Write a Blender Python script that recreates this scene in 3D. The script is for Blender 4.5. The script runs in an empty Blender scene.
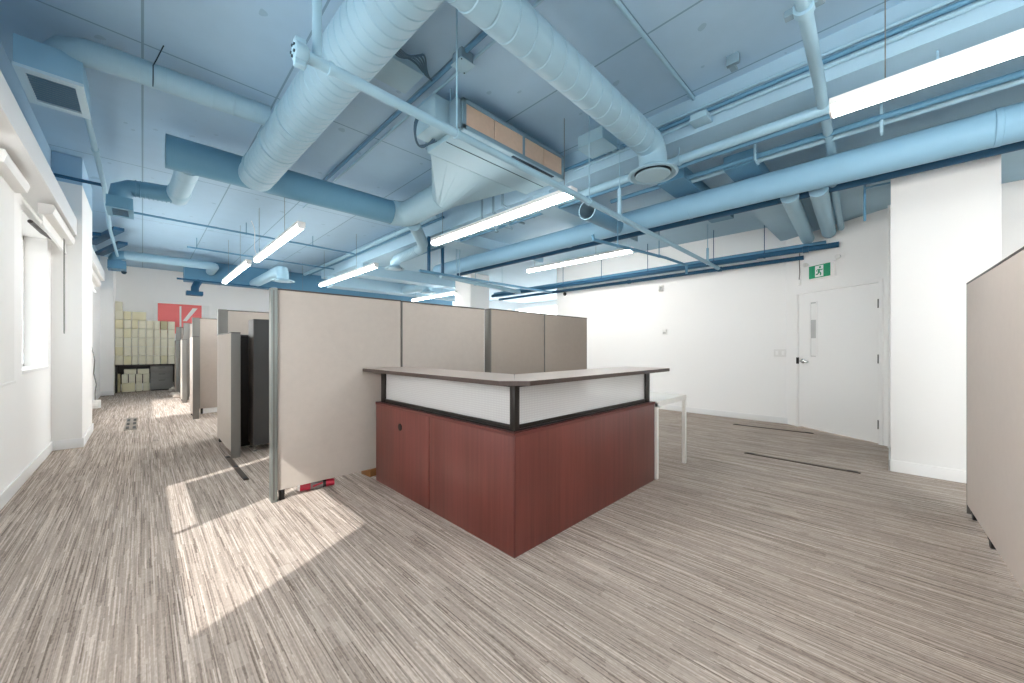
import bpy, bmesh, math, random
from mathutils import Vector, Matrix
random.seed(7)
S = bpy.context.scene
COL = S.collection
PI = math.pi

# ------------------------------------------------------------------ materials
def lin(c):
    c = c / 255.0
    return c / 12.92 if c <= 0.04045 else ((c + 0.055) / 1.055) ** 2.4
def rgb(t): return (lin(t[0]), lin(t[1]), lin(t[2]), 1.0)

class NT:
    def __init__(s, name):
        s.m = bpy.data.materials.new(name); s.m.use_nodes = True
        s.t = s.m.node_tree; s.t.nodes.clear()
        s.out = s.t.nodes.new('ShaderNodeOutputMaterial')
    def n(s, typ, **kw):
        nd = s.t.nodes.new(typ)
        for k, v in kw.items(): setattr(nd, k, v)
        return nd
    def l(s, a, b): s.t.links.new(a, b)
    def setv(s, sock, v):
        if isinstance(v, bpy.types.NodeSocket): s.l(v, sock)
        else: sock.default_value = v
    def math(s, op, a, b=0.0, c=0.0):
        nd = s.n('ShaderNodeMath', operation=op)
        s.setv(nd.inputs[0], a); s.setv(nd.inputs[1], b); s.setv(nd.inputs[2], c)
        return nd.outputs[0]
    def mix(s, f, a, b):
        nd = s.n('ShaderNodeMix', data_type='RGBA')
        s.setv(nd.inputs[0], f); s.setv(nd.inputs[6], a); s.setv(nd.inputs[7], b)
        return nd.outputs[2]
    def pos(s):
        return s.n('ShaderNodeNewGeometry').outputs['Position']
    def xyz(s, v):
        nd = s.n('ShaderNodeSeparateXYZ'); s.l(v, nd.inputs[0]); return nd.outputs
    def comb(s, x, y, z):
        nd = s.n('ShaderNodeCombineXYZ')
        for i, v in enumerate((x, y, z)): s.setv(nd.inputs[i], v)
        return nd.outputs[0]
    def noise(s, vec, scale, detail=3, rough=0.5):
        nd = s.n('ShaderNodeTexNoise'); s.l(vec, nd.inputs['Vector'])
        nd.inputs['Scale'].default_value = scale; nd.inputs['Detail'].default_value = detail
        nd.inputs['Roughness'].default_value = rough
        return nd.outputs['Fac']
    def white(s, vec):
        nd = s.n('ShaderNodeTexWhiteNoise', noise_dimensions='3D'); s.l(vec, nd.inputs['Vector'])
        return nd.outputs['Value']
    def scale(s, vec, v):
        nd = s.n('ShaderNodeVectorMath', operation='MULTIPLY'); s.l(vec, nd.inputs[0]); nd.inputs[1].default_value = v
        return nd.outputs[0]
    def bsdf(s, color, rough=0.6, metal=0.0, spec=0.5, bump=None, bstr=0.2, bdist=0.002):
        b = s.n('ShaderNodeBsdfPrincipled')
        s.setv(b.inputs['Base Color'], color); s.setv(b.inputs['Roughness'], rough)
        b.inputs['Metallic'].default_value = metal
        b.inputs['Specular IOR Level'].default_value = spec
        if bump is not None:
            bn = s.n('ShaderNodeBump'); bn.inputs['Strength'].default_value = bstr; bn.inputs['Distance'].default_value = bdist
            s.l(bump, bn.inputs['Height']); s.l(bn.outputs[0], b.inputs['Normal'])
        s.l(b.outputs[0], s.out.inputs[0]); return b

def plain(name, c, rough=0.6, metal=0.0, var=0.06, scale=3.0, spec=0.4):
    t = NT(name); p = t.pos(); f = t.noise(p, scale, 4)
    c0 = rgb(c); a = tuple(k * (1 - var) for k in c0[:3]) + (1,); b = tuple(min(1, k * (1 + var)) for k in c0[:3]) + (1,)
    t.bsdf(t.mix(f, a, b), rough, metal, spec)
    return t.m

BLUE_C = (163, 195, 217)
def blue_paint(name, c=BLUE_C, rough=0.55, seams=False, var=0.10):
    t = NT(name); p = t.pos()
    f = t.math('ADD', t.math('MULTIPLY', t.noise(p, 0.9, 3), 0.6), t.math('MULTIPLY', t.noise(p, 7.0, 4), 0.4))
    c0 = rgb(c)
    col = t.mix(f, tuple(k * (1 - var) for k in c0[:3]) + (1,), tuple(k * (1 + var) for k in c0[:3]) + (1,))
    bump = t.noise(p, 14, 4)
    if seams:   # formwork board joints and small stains cast into the concrete slab
        x, y, z = t.xyz(p)
        sx = t.math('ABSOLUTE', t.math('SUBTRACT', t.math('FRACT', t.math('ADD', t.math('DIVIDE', x, 0.915), 0.5)), 0.5))
        sy = t.math('ABSOLUTE', t.math('SUBTRACT', t.math('FRACT', t.math('ADD', t.math('DIVIDE', t.math('SUBTRACT', y, 1.31), 2.83), 0.5)), 0.5))
        lx = t.math('LESS_THAN', sx, 0.0085); ly = t.math('LESS_THAN', sy, 0.0028)
        ln = t.math('MULTIPLY', t.math('MAXIMUM', lx, ly), 0.55)
        col = t.mix(ln, col, rgb((74, 108, 130)))
        st = t.math('GREATER_THAN', t.noise(p, 5.5, 1), 0.735)
        col = t.mix(t.math('MULTIPLY', st, 0.25), col, rgb((80, 112, 135)))
    t.bsdf(col, rough, 0, 0.35, bump, 0.12, 0.004)
    return t.m

def two_tone(name, z0):
    t = NT(name); p = t.pos(); z = t.xyz(p)[2]
    f = t.math('GREATER_THAN', z, z0)
    n = t.noise(p, 1.2, 3)
    w = t.mix(n, rgb((246, 245, 243)), rgb((250, 249, 247)))
    t.bsdf(t.mix(f, w, rgb(BLUE_C)), 0.6, 0, 0.3, t.noise(p, 60, 2), 0.05, 0.001)
    return t.m

def carpet():
    t = NT('striped_carpet'); p = t.pos(); x, y, z = t.xyz(p)
    # thin yarn rows along the room, each broken into dashes of its own length
    def rows(wd, ln, seed):
        xi = t.math('FLOOR', t.math('DIVIDE', x, wd))
        off = t.white(t.comb(xi, seed, 0.5))
        yi = t.math('FLOOR', t.math('ADD', t.math('DIVIDE', y, ln), t.math('MULTIPLY', off, 7.0)))
        return t.white(t.comb(xi, yi, seed + 2.0))
    a = rows(0.0046, 0.30, 1.3); b = rows(0.0082, 0.50, 5.7); c = rows(0.05, 0.5, 9.1)
    d = rows(0.05, 0.17, 14.2)
    fine = t.noise(t.scale(p, (150, 45, 1)), 1.0, 2)
    f = t.math('ADD', t.math('MULTIPLY', a, 0.50), t.math('MULTIPLY', b, 0.40))
    f = t.math('ADD', f, t.math('MULTIPLY', c, 0.07))
    f = t.math('ADD', f, t.math('MULTIPLY', t.math('SUBTRACT', fine, 0.5), 0.5))
    rp = t.n('ShaderNodeValToRGB'); t.l(f, rp.inputs[0])
    e = rp.color_ramp.elements
    e[0].position = 0.04; e[0].color = rgb((112, 100, 92))
    e[1].position = 0.98; e[1].color = rgb((216, 203, 192))
    m = e.new(0.34); m.color = rgb((157, 144, 134))
    m = e.new(0.62); m.color = rgb((178, 164, 153))
    patch = t.math('GREATER_THAN', d, 0.95)
    col = t.mix(t.math('MULTIPLY', patch, 0.34), rp.outputs[0], rgb((196, 183, 172)))
    big = t.noise(p, 0.7, 2)
    col = t.mix(t.math('MULTIPLY', big, 0.12), col, rgb((157, 144, 134)))
    t.bsdf(col, 0.95, 0, 0.1, f, 0.35, 0.004)
    return t.m

def fabric(name, c, var=0.05):
    t = NT(name); p = t.pos(); c0 = rgb(c)
    f = t.math('ADD', t.math('MULTIPLY', t.noise(p, 16, 5, 0.6), 0.6), t.math('MULTIPLY', t.noise(p, 2.2, 3), 0.4))
    col = t.mix(f, tuple(k * (1 - var * 2) for k in c0[:3]) + (1,), tuple(k * (1 + var * 2) for k in c0[:3]) + (1,))
    t.bsdf(col, 0.9, 0, 0.15, t.noise(p, 240, 2), 0.25, 0.001)
    return t.m

def wood(name, c, c2, rough=0.34):
    t = NT(name); p = t.pos()
    f = t.noise(t.scale(p, (38, 38, 1.3)), 1.0, 5, 0.6)
    g = t.noise(t.scale(p, (4.5, 4.5, 0.4)), 1.0, 2)
    ff = t.math('ADD', t.math('MULTIPLY', f, 0.65), t.math('MULTIPLY', g, 0.35))
    rp = t.n('ShaderNodeValToRGB'); t.l(ff, rp.inputs[0])
    rp.color_ramp.elements[0].position = 0.32; rp.color_ramp.elements[0].color = rgb(c)
    rp.color_ramp.elements[1].position = 0.70; rp.color_ramp.elements[1].color = rgb(c2)
    t.bsdf(rp.outputs[0], rough, 0, 0.6)
    return t.m

def emit(name, c, st):
    t = NT(name); e = t.n('ShaderNodeEmission'); e.inputs[0].default_value = rgb(c); e.inputs[1].default_value = st
    t.l(e.outputs[0], t.out.inputs[0]); return t.m

def clear_glass(name, tint=(0.97, 0.98, 0.98, 1)):
    t = NT(name)
    tr = t.n('ShaderNodeBsdfTransparent'); tr.inputs[0].default_value = tint
    gl = t.n('ShaderNodeBsdfGlossy'); gl.inputs['Roughness'].default_value = 0.02
    mx = t.n('ShaderNodeMixShader'); mx.inputs[0].default_value = 0.06
    t.l(tr.outputs[0], mx.inputs[1]); t.l(gl.outputs[0], mx.inputs[2]); t.l(mx.outputs[0], t.out.inputs[0])
    return t.m

def dotted_glass(name):
    t = NT(name); p = t.pos(); x, y, z = t.xyz(p)
    u = t.math('ADD', x, y)
    fu = t.math('SUBTRACT', t.math('FRACT', t.math('MULTIPLY', u, 66)), 0.5)
    fz = t.math('SUBTRACT', t.math('FRACT', t.math('MULTIPLY', z, 66)), 0.5)
    r = t.math('ADD', t.math('MULTIPLY', fu, fu), t.math('MULTIPLY', fz, fz))
    dot = t.math('LESS_THAN', r, 0.10)
    fac = t.math('ADD', 0.44, t.math('MULTIPLY', dot, 0.06))
    tr = t.n('ShaderNodeBsdfTransparent'); tr.inputs[0].default_value = (0.96, 0.97, 0.97, 1)
    df = t.n('ShaderNodeBsdfDiffuse'); df.inputs[0].default_value = rgb((252, 252, 252))
    tl = t.n('ShaderNodeBsdfTranslucent'); tl.inputs[0].default_value = rgb((252, 252, 252))
    ad = t.n('ShaderNodeMixShader'); ad.inputs[0].default_value = 0.4
    t.l(df.outputs[0], ad.inputs[1]); t.l(tl.outputs[0], ad.inputs[2])
    mx = t.n('ShaderNodeMixShader'); t.l(fac, mx.inputs[0])
    t.l(tr.outputs[0], mx.inputs[1]); t.l(ad.outputs[0], mx.inputs[2])
    gl = t.n('ShaderNodeBsdfGlossy'); gl.inputs['Roughness'].default_value = 0.08
    m2 = t.n('ShaderNodeMixShader'); m2.inputs[0].default_value = 0.05
    t.l(mx.outputs[0], m2.inputs[1]); t.l(gl.outputs[0], m2.inputs[2]); t.l(m2.outputs[0], t.out.inputs[0])
    return t.m

M = {}
M['white'] = plain('white_wall_paint', (249, 248, 246), 0.6, 0, 0.008, 1.2, 0.3)
M['colwhite'] = plain('white_column_paint_greyed', (228, 227, 225), 0.6, 0, 0.01, 1.2, 0.3)  # white paint greyed to offset lamp overexposure on the column
M['trim'] = plain('white_gloss_trim', (240, 240, 239), 0.4, 0, 0.01, 2, 0.4)
M['soft_white'] = plain('white_plastic', (236, 235, 232), 0.45, 0, 0.02, 5)
M['blind'] = plain('white_blind_fabric', (240, 239, 236), 0.8, 0, 0.02, 9, 0.2)
M['ceil'] = blue_paint('blue_painted_concrete', seams=True)
M['beam'] = blue_paint('blue_painted_beam', (158, 190, 208), 0.6)
M['duct'] = blue_paint('blue_painted_duct', (152, 186, 203), 0.5, var=0.06)
M['duct2'] = blue_paint('blue_painted_duct_deep', (100, 148, 174), 0.5, var=0.10)
M['pipe'] = blue_paint('blue_painted_pipe', (150, 186, 204), 0.48, var=0.05)
M['deep'] = blue_paint('deep_blue_painted_pipe', (34, 84, 116), 0.5, var=0.08)
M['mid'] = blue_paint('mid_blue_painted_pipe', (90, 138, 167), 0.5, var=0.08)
M['insul'] = blue_paint('light_blue_pipe_insulation', (138, 181, 206), 0.6, var=0.06)
M['ac'] = blue_paint('pale_blue_painted_sheet', (156, 189, 204), 0.45, var=0.04)
M['acd'] = blue_paint('grey_blue_sheet', (124, 152, 167), 0.45, var=0.05)
M['acl'] = blue_paint('light_blue_grille_paint', (184, 211, 224), 0.45, var=0.04)
M['slot'] = plain('dark_blue_slot', (30, 56, 72), 0.7, 0, 0.1)
M['louver'] = plain('grey_blue_louver', (116, 146, 166), 0.4, 0, 0.05, 8)
M['filter'] = plain('beige_filter_mesh', (214, 186, 164), 0.85, 0, 0.08, 30, 0.1)
M['black'] = plain('black_plastic', (22, 21, 21), 0.5, 0, 0.1)
M['cable'] = plain('slate_cable', (66, 96, 116), 0.5, 0, 0.1)
M['floor'] = carpet()
M['fabric'] = fabric('taupe_panel_fabric', (187, 177, 168), 0.055)
M['fabric_tan'] = fabric('tan_panel_fabric', (166, 154, 144), 0.045)
M['fabric_light'] = fabric('light_panel_fabric', (196, 186, 177), 0.04)
M['edge'] = plain('grey_metal_trim', (122, 120, 116), 0.4, 0.35, 0.04, 6)
M['post'] = plain('grey_green_metal_post', (134, 139, 136), 0.35, 0.55, 0.05, 6)
M['edged'] = plain('dark_trim', (84, 80, 77), 0.45, 0.2, 0.05, 6)
M['charcoal'] = plain('charcoal_laminate', (66, 66, 66), 0.45, 0, 0.06, 5)
M['blackbox'] = plain('near_black_laminate', (28, 24, 23), 0.5, 0, 0.1, 5)
M['wood'] = wood('cherry_veneer', (88, 42, 36), (116, 58, 51), 0.30)
M['woodcap'] = plain('dark_cherry_edge', (92, 46, 42), 0.35, 0, 0.06, 8)
M['counter'] = wood('dark_walnut_counter_edge', (52, 40, 36), (72, 56, 50), 0.3)
M['countertop'] = plain('walnut_counter_top', (172, 158, 150), 0.3, 0, 0.01, 8, 0.6)
M['bronze'] = plain('dark_bronze_frame', (44, 41, 39), 0.35, 0.4, 0.06, 8)
M['chrome'] = plain('brushed_chrome', (200, 200, 200), 0.25, 1.0, 0.03, 8)
M['glass'] = clear_glass('window_glass')
M['dimmed_glass'] = clear_glass('dimmed_window_glass', (0.45, 0.46, 0.46, 1))  # tint added to cut the sky glow at the narrow window
M['dots'] = dotted_glass('dotted_frosted_glass')
M['tablewhite'] = plain('white_table_metal', (236, 234, 228), 0.4, 0, 0.02, 5)
M['door'] = plain('white_door_paint', (251, 250, 248), 0.42, 0, 0.012, 2)
M['jamb'] = plain('white_frame_paint', (249, 248, 246), 0.42, 0, 0.012, 2)
M['litegrey'] = plain('frosted_door_lite', (196, 196, 194), 0.25, 0, 0.05, 6)
M['paper'] = plain('white_paper', (244, 244, 242), 0.7, 0, 0.01, 5)
M['box'] = plain('cream_carton', (233, 228, 206), 0.8, 0, 0.05, 7, 0.2)
M['boxy'] = plain('yellow_cream_carton', (230, 222, 188), 0.8, 0, 0.05, 7, 0.2)
M['boxg'] = plain('khaki_carton', (190, 181, 146), 0.8, 0, 0.05, 7, 0.2)
M['flap'] = plain('carton_tape', (214, 206, 176), 0.7, 0, 0.04, 7, 0.2)
M['filegrey'] = plain('grey_steel_cabinet', (126, 125, 122), 0.45, 0.1, 0.04, 6)
M['deskdark'] = plain('dark_desk_laminate', (58, 54, 51), 0.4, 0, 0.06, 6)
M['red'] = plain('coral_red_sign', (250, 128, 126), 0.5, 0, 0.04, 4)
M['redpk'] = plain('crimson_wrapper', (176, 34, 58), 0.35, 0, 0.2, 40)
M['pkgrey'] = plain('grey_wrapper', (120, 112, 112), 0.4, 0, 0.1, 20)
M['brown'] = plain('brown_wood_block', (150, 104, 62), 0.6, 0, 0.12, 10)
M['green'] = plain('exit_green', (30, 158, 112), 0.4, 0, 0.03, 5)
M['lamp'] = emit('lamp_diffuser', (255, 252, 247), 11.0)
M['coverlight'] = plain('taupe_cover_plate', (136, 126, 116), 0.6, 0, 0.05, 8)
M['fabric_lifted'] = fabric('taupe_panel_fabric_brightened', (224, 211, 201), 0.03)  # same taupe fabric, brightened to make up for weak light on the rolling screen
M['rubber'] = plain('caster_rubber', (40, 38, 36), 0.6, 0, 0.1)
M['cover'] = plain('dark_brown_cover_strip', (88, 76, 67), 0.6, 0, 0.06, 8)

# ------------------------------------------------------------------ mesh builder
W = {}
class MB:
    def __init__(s): s.bm = bmesh.new()
    def box(s, x0, x1, y0, y1, z0, z1, bev=0.0):
        b = bmesh.new(); bmesh.ops.create_cube(b, size=1)
        for v in b.verts:
            v.co = Vector(((x0 + x1) / 2 + v.co.x * (x1 - x0), (y0 + y1) / 2 + v.co.y * (y1 - y0), (z0 + z1) / 2 + v.co.z * (z1 - z0)))
        if bev: bmesh.ops.bevel(b, geom=b.edges[:], offset=bev, segments=2, profile=0.6, affect='EDGES')
        s.add(b); return s
    def obox(s, c, size, rz=0.0, ry=0.0, rx=0.0, bev=0.0):
        b = bmesh.new(); bmesh.ops.create_cube(b, size=1)
        for v in b.verts: v.co = Vector((v.co.x * size[0], v.co.y * size[1], v.co.z * size[2]))
        if bev: bmesh.ops.bevel(b, geom=b.edges[:], offset=bev, segments=2, profile=0.6, affect='EDGES')
        m = Matrix.Translation(c) @ Matrix.Rotation(rz, 4, 'Z') @ Matrix.Rotation(ry, 4, 'Y') @ Matrix.Rotation(rx, 4, 'X')
        b.transform(m); s.add(b); return s
    def add(s, b):
        me = bpy.data.meshes.new('t'); b.to_mesh(me); b.free(); s.bm.from_mesh(me); bpy.data.meshes.remove(me)
    def poly(s, verts, faces):
        vs = [s.bm.verts.new(v) for v in verts]
        for f in faces: s.bm.faces.new([vs[i] for i in f])
        return s
    def prism(s, pts, d):
        """closed polygon pts (3-D) pushed along vector d"""
        n = len(pts); d = Vector(d)
        v = [Vector(p) for p in pts] + [Vector(p) + d for p in pts]
        f = [tuple(range(n))[::-1], tuple(range(n, 2 * n))] + [(i, (i + 1) % n, n + (i + 1) % n, n + i) for i in range(n)]
        return s.poly(v, f)
    def tube(s, pts, r, n=16, cap=True, radii=None):
        pts = [Vector(p) for p in pts]; k = len(pts)
        tan = []
        for i in range(k):
            a = pts[max(0, i - 1)]; b = pts[min(k - 1, i + 1)]
            if 0 < i < k - 1: t = (pts[i] - a).normalized() + (b - pts[i]).normalized()
            else: t = b - a
            tan.append(t.normalized())
        up = Vector((0, 0, 1)) if abs(tan[0].z) < 0.9 else Vector((1, 0, 0))
        u = tan[0].cross(up).normalized(); rings = []
        for i in range(k):
            u = (u - tan[i] * u.dot(tan[i])).normalized(); w = tan[i].cross(u)
            sc = 1.0
            if 0 < i < k - 1:
                c = (pts[i] - pts[i - 1]).normalized().dot(tan[i]); sc = 1 / max(c, 0.5)
            rr = radii[i] if radii else r
            # stretch along the mitre only
            bend = None
            if sc > 1.001:
                q = (pts[i + 1] - pts[i]).normalized() - (pts[i] - pts[i - 1]).normalized()
                if q.length > 1e-6: bend = q.normalized()
            ring = []
            for j in range(n):
                a = 2 * PI * j / n
                o = (u * math.cos(a) + w * math.sin(a)) * rr
                if bend is not None: o = o + bend * (o.dot(bend) * (sc - 1))
                ring.append(s.bm.verts.new(pts[i] + o))
            rings.append(ring)
        for i in range(k - 1):
            for j in range(n):
                s.bm.faces.new((rings[i][j], rings[i][(j + 1) % n], rings[i + 1][(j + 1) % n], rings[i + 1][j]))
        if cap:
            s.bm.faces.new(rings[0][::-1]); s.bm.faces.new(rings[-1])
        return s
    def lathe(s, prof, org, axis=(0, 0, 1), n=28, cap=True):
        """prof: list of (radius, height along axis)"""
        ax = Vector(axis).normalized(); up = Vector((0, 0, 1)) if abs(ax.z) < 0.9 else Vector((1, 0, 0))
        u = ax.cross(up).normalized(); w = ax.cross(u); org = Vector(org); rings = []
        for r, h in prof:
            rings.append([s.bm.verts.new(org + ax * h + (u * math.cos(2 * PI * j / n) + w * math.sin(2 * PI * j / n)) * max(r, 1e-4)) for j in range(n)])
        for i in range(len(prof) - 1):
            for j in range(n):
                s.bm.faces.new((rings[i][j], rings[i][(j + 1) % n], rings[i + 1][(j + 1) % n], rings[i + 1][j]))
        if cap: s.bm.faces.new(rings[0][::-1]); s.bm.faces.new(rings[-1])
        return s
    def spiral(s, p0, p1, r, pitch, n=36, ridge=-0.006, tilt=True):
        """round duct with a raised helical lock seam"""
        p0 = Vector(p0); p1 = Vector(p1); L = (p1 - p0).length; ax = (p1 - p0) / L
        u = ax.cross(Vector((0, 0, 1))).normalized(); w = ax.cross(u); hw = 0.009
        st = [(0.0, 0)]; k = 0
        while k * pitch < L + pitch:
            c = k * pitch; st += [(c - hw, 0), (c - hw * 0.4, 1), (c + hw * 0.4, 1), (c + hw, 0)]; k += 1
        st.append((L, 0)); rings = []
        for a, h in st:
            ring = []
            for j in range(n):
                th = 2 * PI * j / n
                off = (pitch * (0.5 + 0.5 * math.sin(th)) * 0.6 if tilt else 0)
                aa = min(max(a + (off if 0 < a < L else 0), 0), L)
                rr = r + (ridge if h and 0.01 < aa < L - 0.01 else 0)
                ring.append(s.bm.verts.new(p0 + ax * aa + (u * math.cos(th) + w * math.sin(th)) * rr))
            rings.append(ring)
        for i in range(len(rings) - 1):
            for j in range(n):
                s.bm.faces.new((rings[i][j], rings[i][(j + 1) % n], rings[i + 1][(j + 1) % n], rings[i + 1][j]))
        s.bm.faces.new(rings[0][::-1]); s.bm.faces.new(rings[-1]); return s
    def build(s, name, mat, parent=None, smooth=True, **tags):
        bmesh.ops.recalc_face_normals(s.bm, faces=s.bm.faces[:])
        xs = [v.co for v in s.bm.verts]
        c = Vector(((min(v.x for v in xs) + max(v.x for v in xs)) / 2, (min(v.y for v in xs) + max(v.y for v in xs)) / 2, min(v.z for v in xs)))
        for v in s.bm.verts: v.co -= c
        me = bpy.data.meshes.new(name); s.bm.to_mesh(me); s.bm.free()
        if smooth:
            for p in me.polygons: p.use_smooth = True
            me.set_sharp_from_angle(angle=math.radians(32))
        o = bpy.data.objects.new(name, me); COL.objects.link(o)
        me.materials.append(M[mat] if isinstance(mat, str) else mat)
        W[o.name] = c.copy()
        if parent:
            o.parent = parent; o.location = c - W[parent.name]
        else: o.location = c
        tag(o, **tags)
        return o

def tag(o, label=None, cat=None, group=None, kind=None):
    if label: o['label'] = label
    if cat: o['category'] = cat
    if group: o['group'] = group
    if kind: o['kind'] = kind
    return o
def empty(name, loc, label=None, cat=None, group=None, kind=None):
    o = bpy.data.objects.new(name, None); COL.objects.link(o); o.location = loc; o.empty_display_size = 0.1
    W[o.name] = Vector(loc); return tag(o, label, cat, group, kind)
def struct(mb, name, mat, label, cat, parent=None):
    return mb.build(name, mat, parent, label=label, cat=cat, kind='structure')
def copy_tree(root, loc, rz=0.0, label=None, group=None):
    r = root.copy(); COL.objects.link(r); r.location = loc; r.rotation_euler = (0, 0, rz)
    if label: r['label'] = label
    if group: r['group'] = group
    for ch in list(root.children):
        c = ch.copy(); COL.objects.link(c); c.parent = r
        for g in list(ch.children):
            d = g.copy(); COL.objects.link(d); d.parent = c
    return r
def arc(c, a, b, R, n=8):
    """points on a quarter bend about c from direction a to direction b (unit vectors)"""
    c = Vector(c); a = Vector(a); b = Vector(b)
    return [c + a * (R * math.cos(PI / 2 * i / n)) + b * (R * math.sin(PI / 2 * i / n)) for i in range(n + 1)]
def bez(p0, p1, p2, p3, n=14):
    p0, p1, p2, p3 = map(Vector, (p0, p1, p2, p3))
    return [p0 * (1 - t) ** 3 + p1 * 3 * t * (1 - t) ** 2 + p2 * 3 * t * t * (1 - t) + p3 * t ** 3 for t in [i / n for i in range(n + 1)]]

CZ = 3.65       # slab soffit
DZ = 3.30       # lowered slab on the right
# ------------------------------------------------------------------ the setting
struct(MB().box(-1.3, 13, -7, 16.2, -0.2, 0), 'floor', 'floor', 'grey brown striped carpet floor of the office', 'floor')
struct(MB().box(-1.3, 13, -7, 16.2, CZ, CZ + 0.2), 'ceiling', 'ceil', 'blue painted concrete ceiling with board joint lines', 'ceiling')
struct(MB().box(3.75, 13, -7, 11.8, DZ, CZ + 0.01), 'ceiling_drop', 'beam', 'lowered blue painted slab along the right side of ceiling', 'ceiling')
struct(MB().box(5.4, 8.2, -3.5, 1.28, 3.03, DZ + 0.01), 'ceiling_bulkhead', 'beam', 'low blue bulkhead above the white door and column', 'ceiling')
# short ribs under the lowered slab
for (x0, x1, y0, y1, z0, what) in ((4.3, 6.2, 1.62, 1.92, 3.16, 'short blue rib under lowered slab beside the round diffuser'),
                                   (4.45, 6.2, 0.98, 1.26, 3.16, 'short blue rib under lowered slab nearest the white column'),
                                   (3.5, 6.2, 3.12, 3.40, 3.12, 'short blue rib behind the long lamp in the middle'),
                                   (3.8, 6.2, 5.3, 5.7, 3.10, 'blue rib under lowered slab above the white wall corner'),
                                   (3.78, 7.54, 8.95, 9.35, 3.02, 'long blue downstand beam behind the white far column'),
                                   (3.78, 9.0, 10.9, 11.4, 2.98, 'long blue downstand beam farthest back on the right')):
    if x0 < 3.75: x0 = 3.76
    struct(MB().box(x0, x1, y0, y1, z0, DZ + 0.01), 'ceiling_rib', 'mid' if y0 < 2 else 'beam', what, 'beam')  # nearest ribs get a darker blue that stands in for their shade

# left wall with three window openings plus one added behind the camera
T = 0.32; XL = -0.79
WIN = [(-5.6, -1.2, 1.04, 2.45), (1.47, 4.10, 1.04, 2.50), (5.62, 6.93, 1.04, 2.52), (8.62, 11.9, 1.04, 2.5)]  # first opening is unseen, added to let in more daylight
M['left2'] = two_tone('left_wall_white_below_blue', 2.88)
mb = MB(); y = -7
for (a, b, z0, z1) in WIN:
    mb.box(XL - T, XL, y, a, 0, CZ); mb.box(XL - T, XL, a, b, 0, z0); mb.box(XL - T, XL, a, b, z1, CZ); y = b
mb.box(XL - T, XL, y, 16.2, 0, CZ)
struct(mb, 'wall_left', 'left2', 'white left wall with window openings, painted blue near ceiling', 'wall')
M['pil2'] = two_tone('pilaster_white_below_blue', 3.30)
struct(MB().box(XL - 0.01, -0.54, 7.17, 8.47, 0, CZ, 0.004), 'pillar', 'pil2', 'white pilaster on the left wall past the second window', 'pillar')
struct(MB().box(XL - 0.01, -0.55, 14.5, 15.71, 0, CZ, 0.004), 'pillar', 'white', 'white pilaster at the far left corner beside the cream cartons', 'pillar')
struct(MB().box(-1.1, 13, 15.7, 16.0, 0, CZ), 'wall_back', 'white', 'white back wall behind the cream cartons', 'wall')
struct(MB().box(7.55, 7.85, 0.98, 6.0, 0, DZ + 0.01), 'wall_right', 'white', 'long white wall on the right with thermostat and switch', 'wall')
struct(MB().box(-1.1, 6.8, -7.2, -7.0, 0, CZ), 'wall_front', 'white', 'white wall at the end of the room behind the camera', 'wall')
mb = MB(); yy = 5.6
FW = [(6.3, 9.3), (9.6, 12.5), (12.8, 15.5)]  # openings added to bring daylight to the back area
for a, b in FW:
    mb.box(12.6, 12.9, yy, a, 0, CZ); mb.box(12.6, 12.9, a, b, 0, .85); mb.box(12.6, 12.9, a, b, 3.10, CZ); yy = b
mb.box(12.6, 12.9, yy, 15.7, 0, CZ); struct(mb, 'wall_far_right', 'white', 'far white wall seen past the corner of right wall', 'wall')
# door wall, turned
P0 = Vector((7.43, 1.03, 0)); P1 = Vector((6.79, 0.103, 0)); dd = (P1 - P0).normalized(); nn = Vector((-dd.y, dd.x, 0))
if nn.dot(-P0) < 0: nn = -nn            # nn points into the room
RZ = math.atan2(dd.y, dd.x)
def DWp(s, out, z): return P0 + dd * s + nn * out + Vector((0, 0, z))
def dbox(mb, s0, s1, o0, o1, z0, z1, bev=0.0):
    c = DWp((s0 + s1) / 2, (o0 + o1) / 2, (z0 + z1) / 2)
    return mb.obox(c, (s1 - s0, abs(o1 - o0), z1 - z0), rz=RZ, bev=bev)
DW, DH = 1.13, 2.10
mb = MB(); dbox(mb, -0.25, -0.03, -0.15, 0, 0, DZ); dbox(mb, DW + 0.03, 1.45, -0.15, 0, 0, DZ); dbox(mb, -0.03, DW + 0.03, -0.15, 0, DH + 0.02, DZ)
struct(mb, 'wall_door', 'white', 'short white turned wall holding the white door', 'wall')
struct(MB().box(6.62, 6.8, -7, 0.02, 0, CZ), 'wall_side', 'white', 'white wall behind the big square column on the right', 'wall')
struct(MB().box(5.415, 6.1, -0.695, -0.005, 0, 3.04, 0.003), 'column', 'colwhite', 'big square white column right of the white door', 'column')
struct(MB().box(7.85, 12.9, 5.6, 5.99, 0, DZ + 0.01), 'wall_corner', 'white', 'white wall turning away past the end of the right wall', 'wall')
struct(MB().box(6.33, 7.0, 8.0, 8.7, 0, DZ, 0.003), 'column', 'white', 'white square column standing behind the partition screens', 'column')
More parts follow.
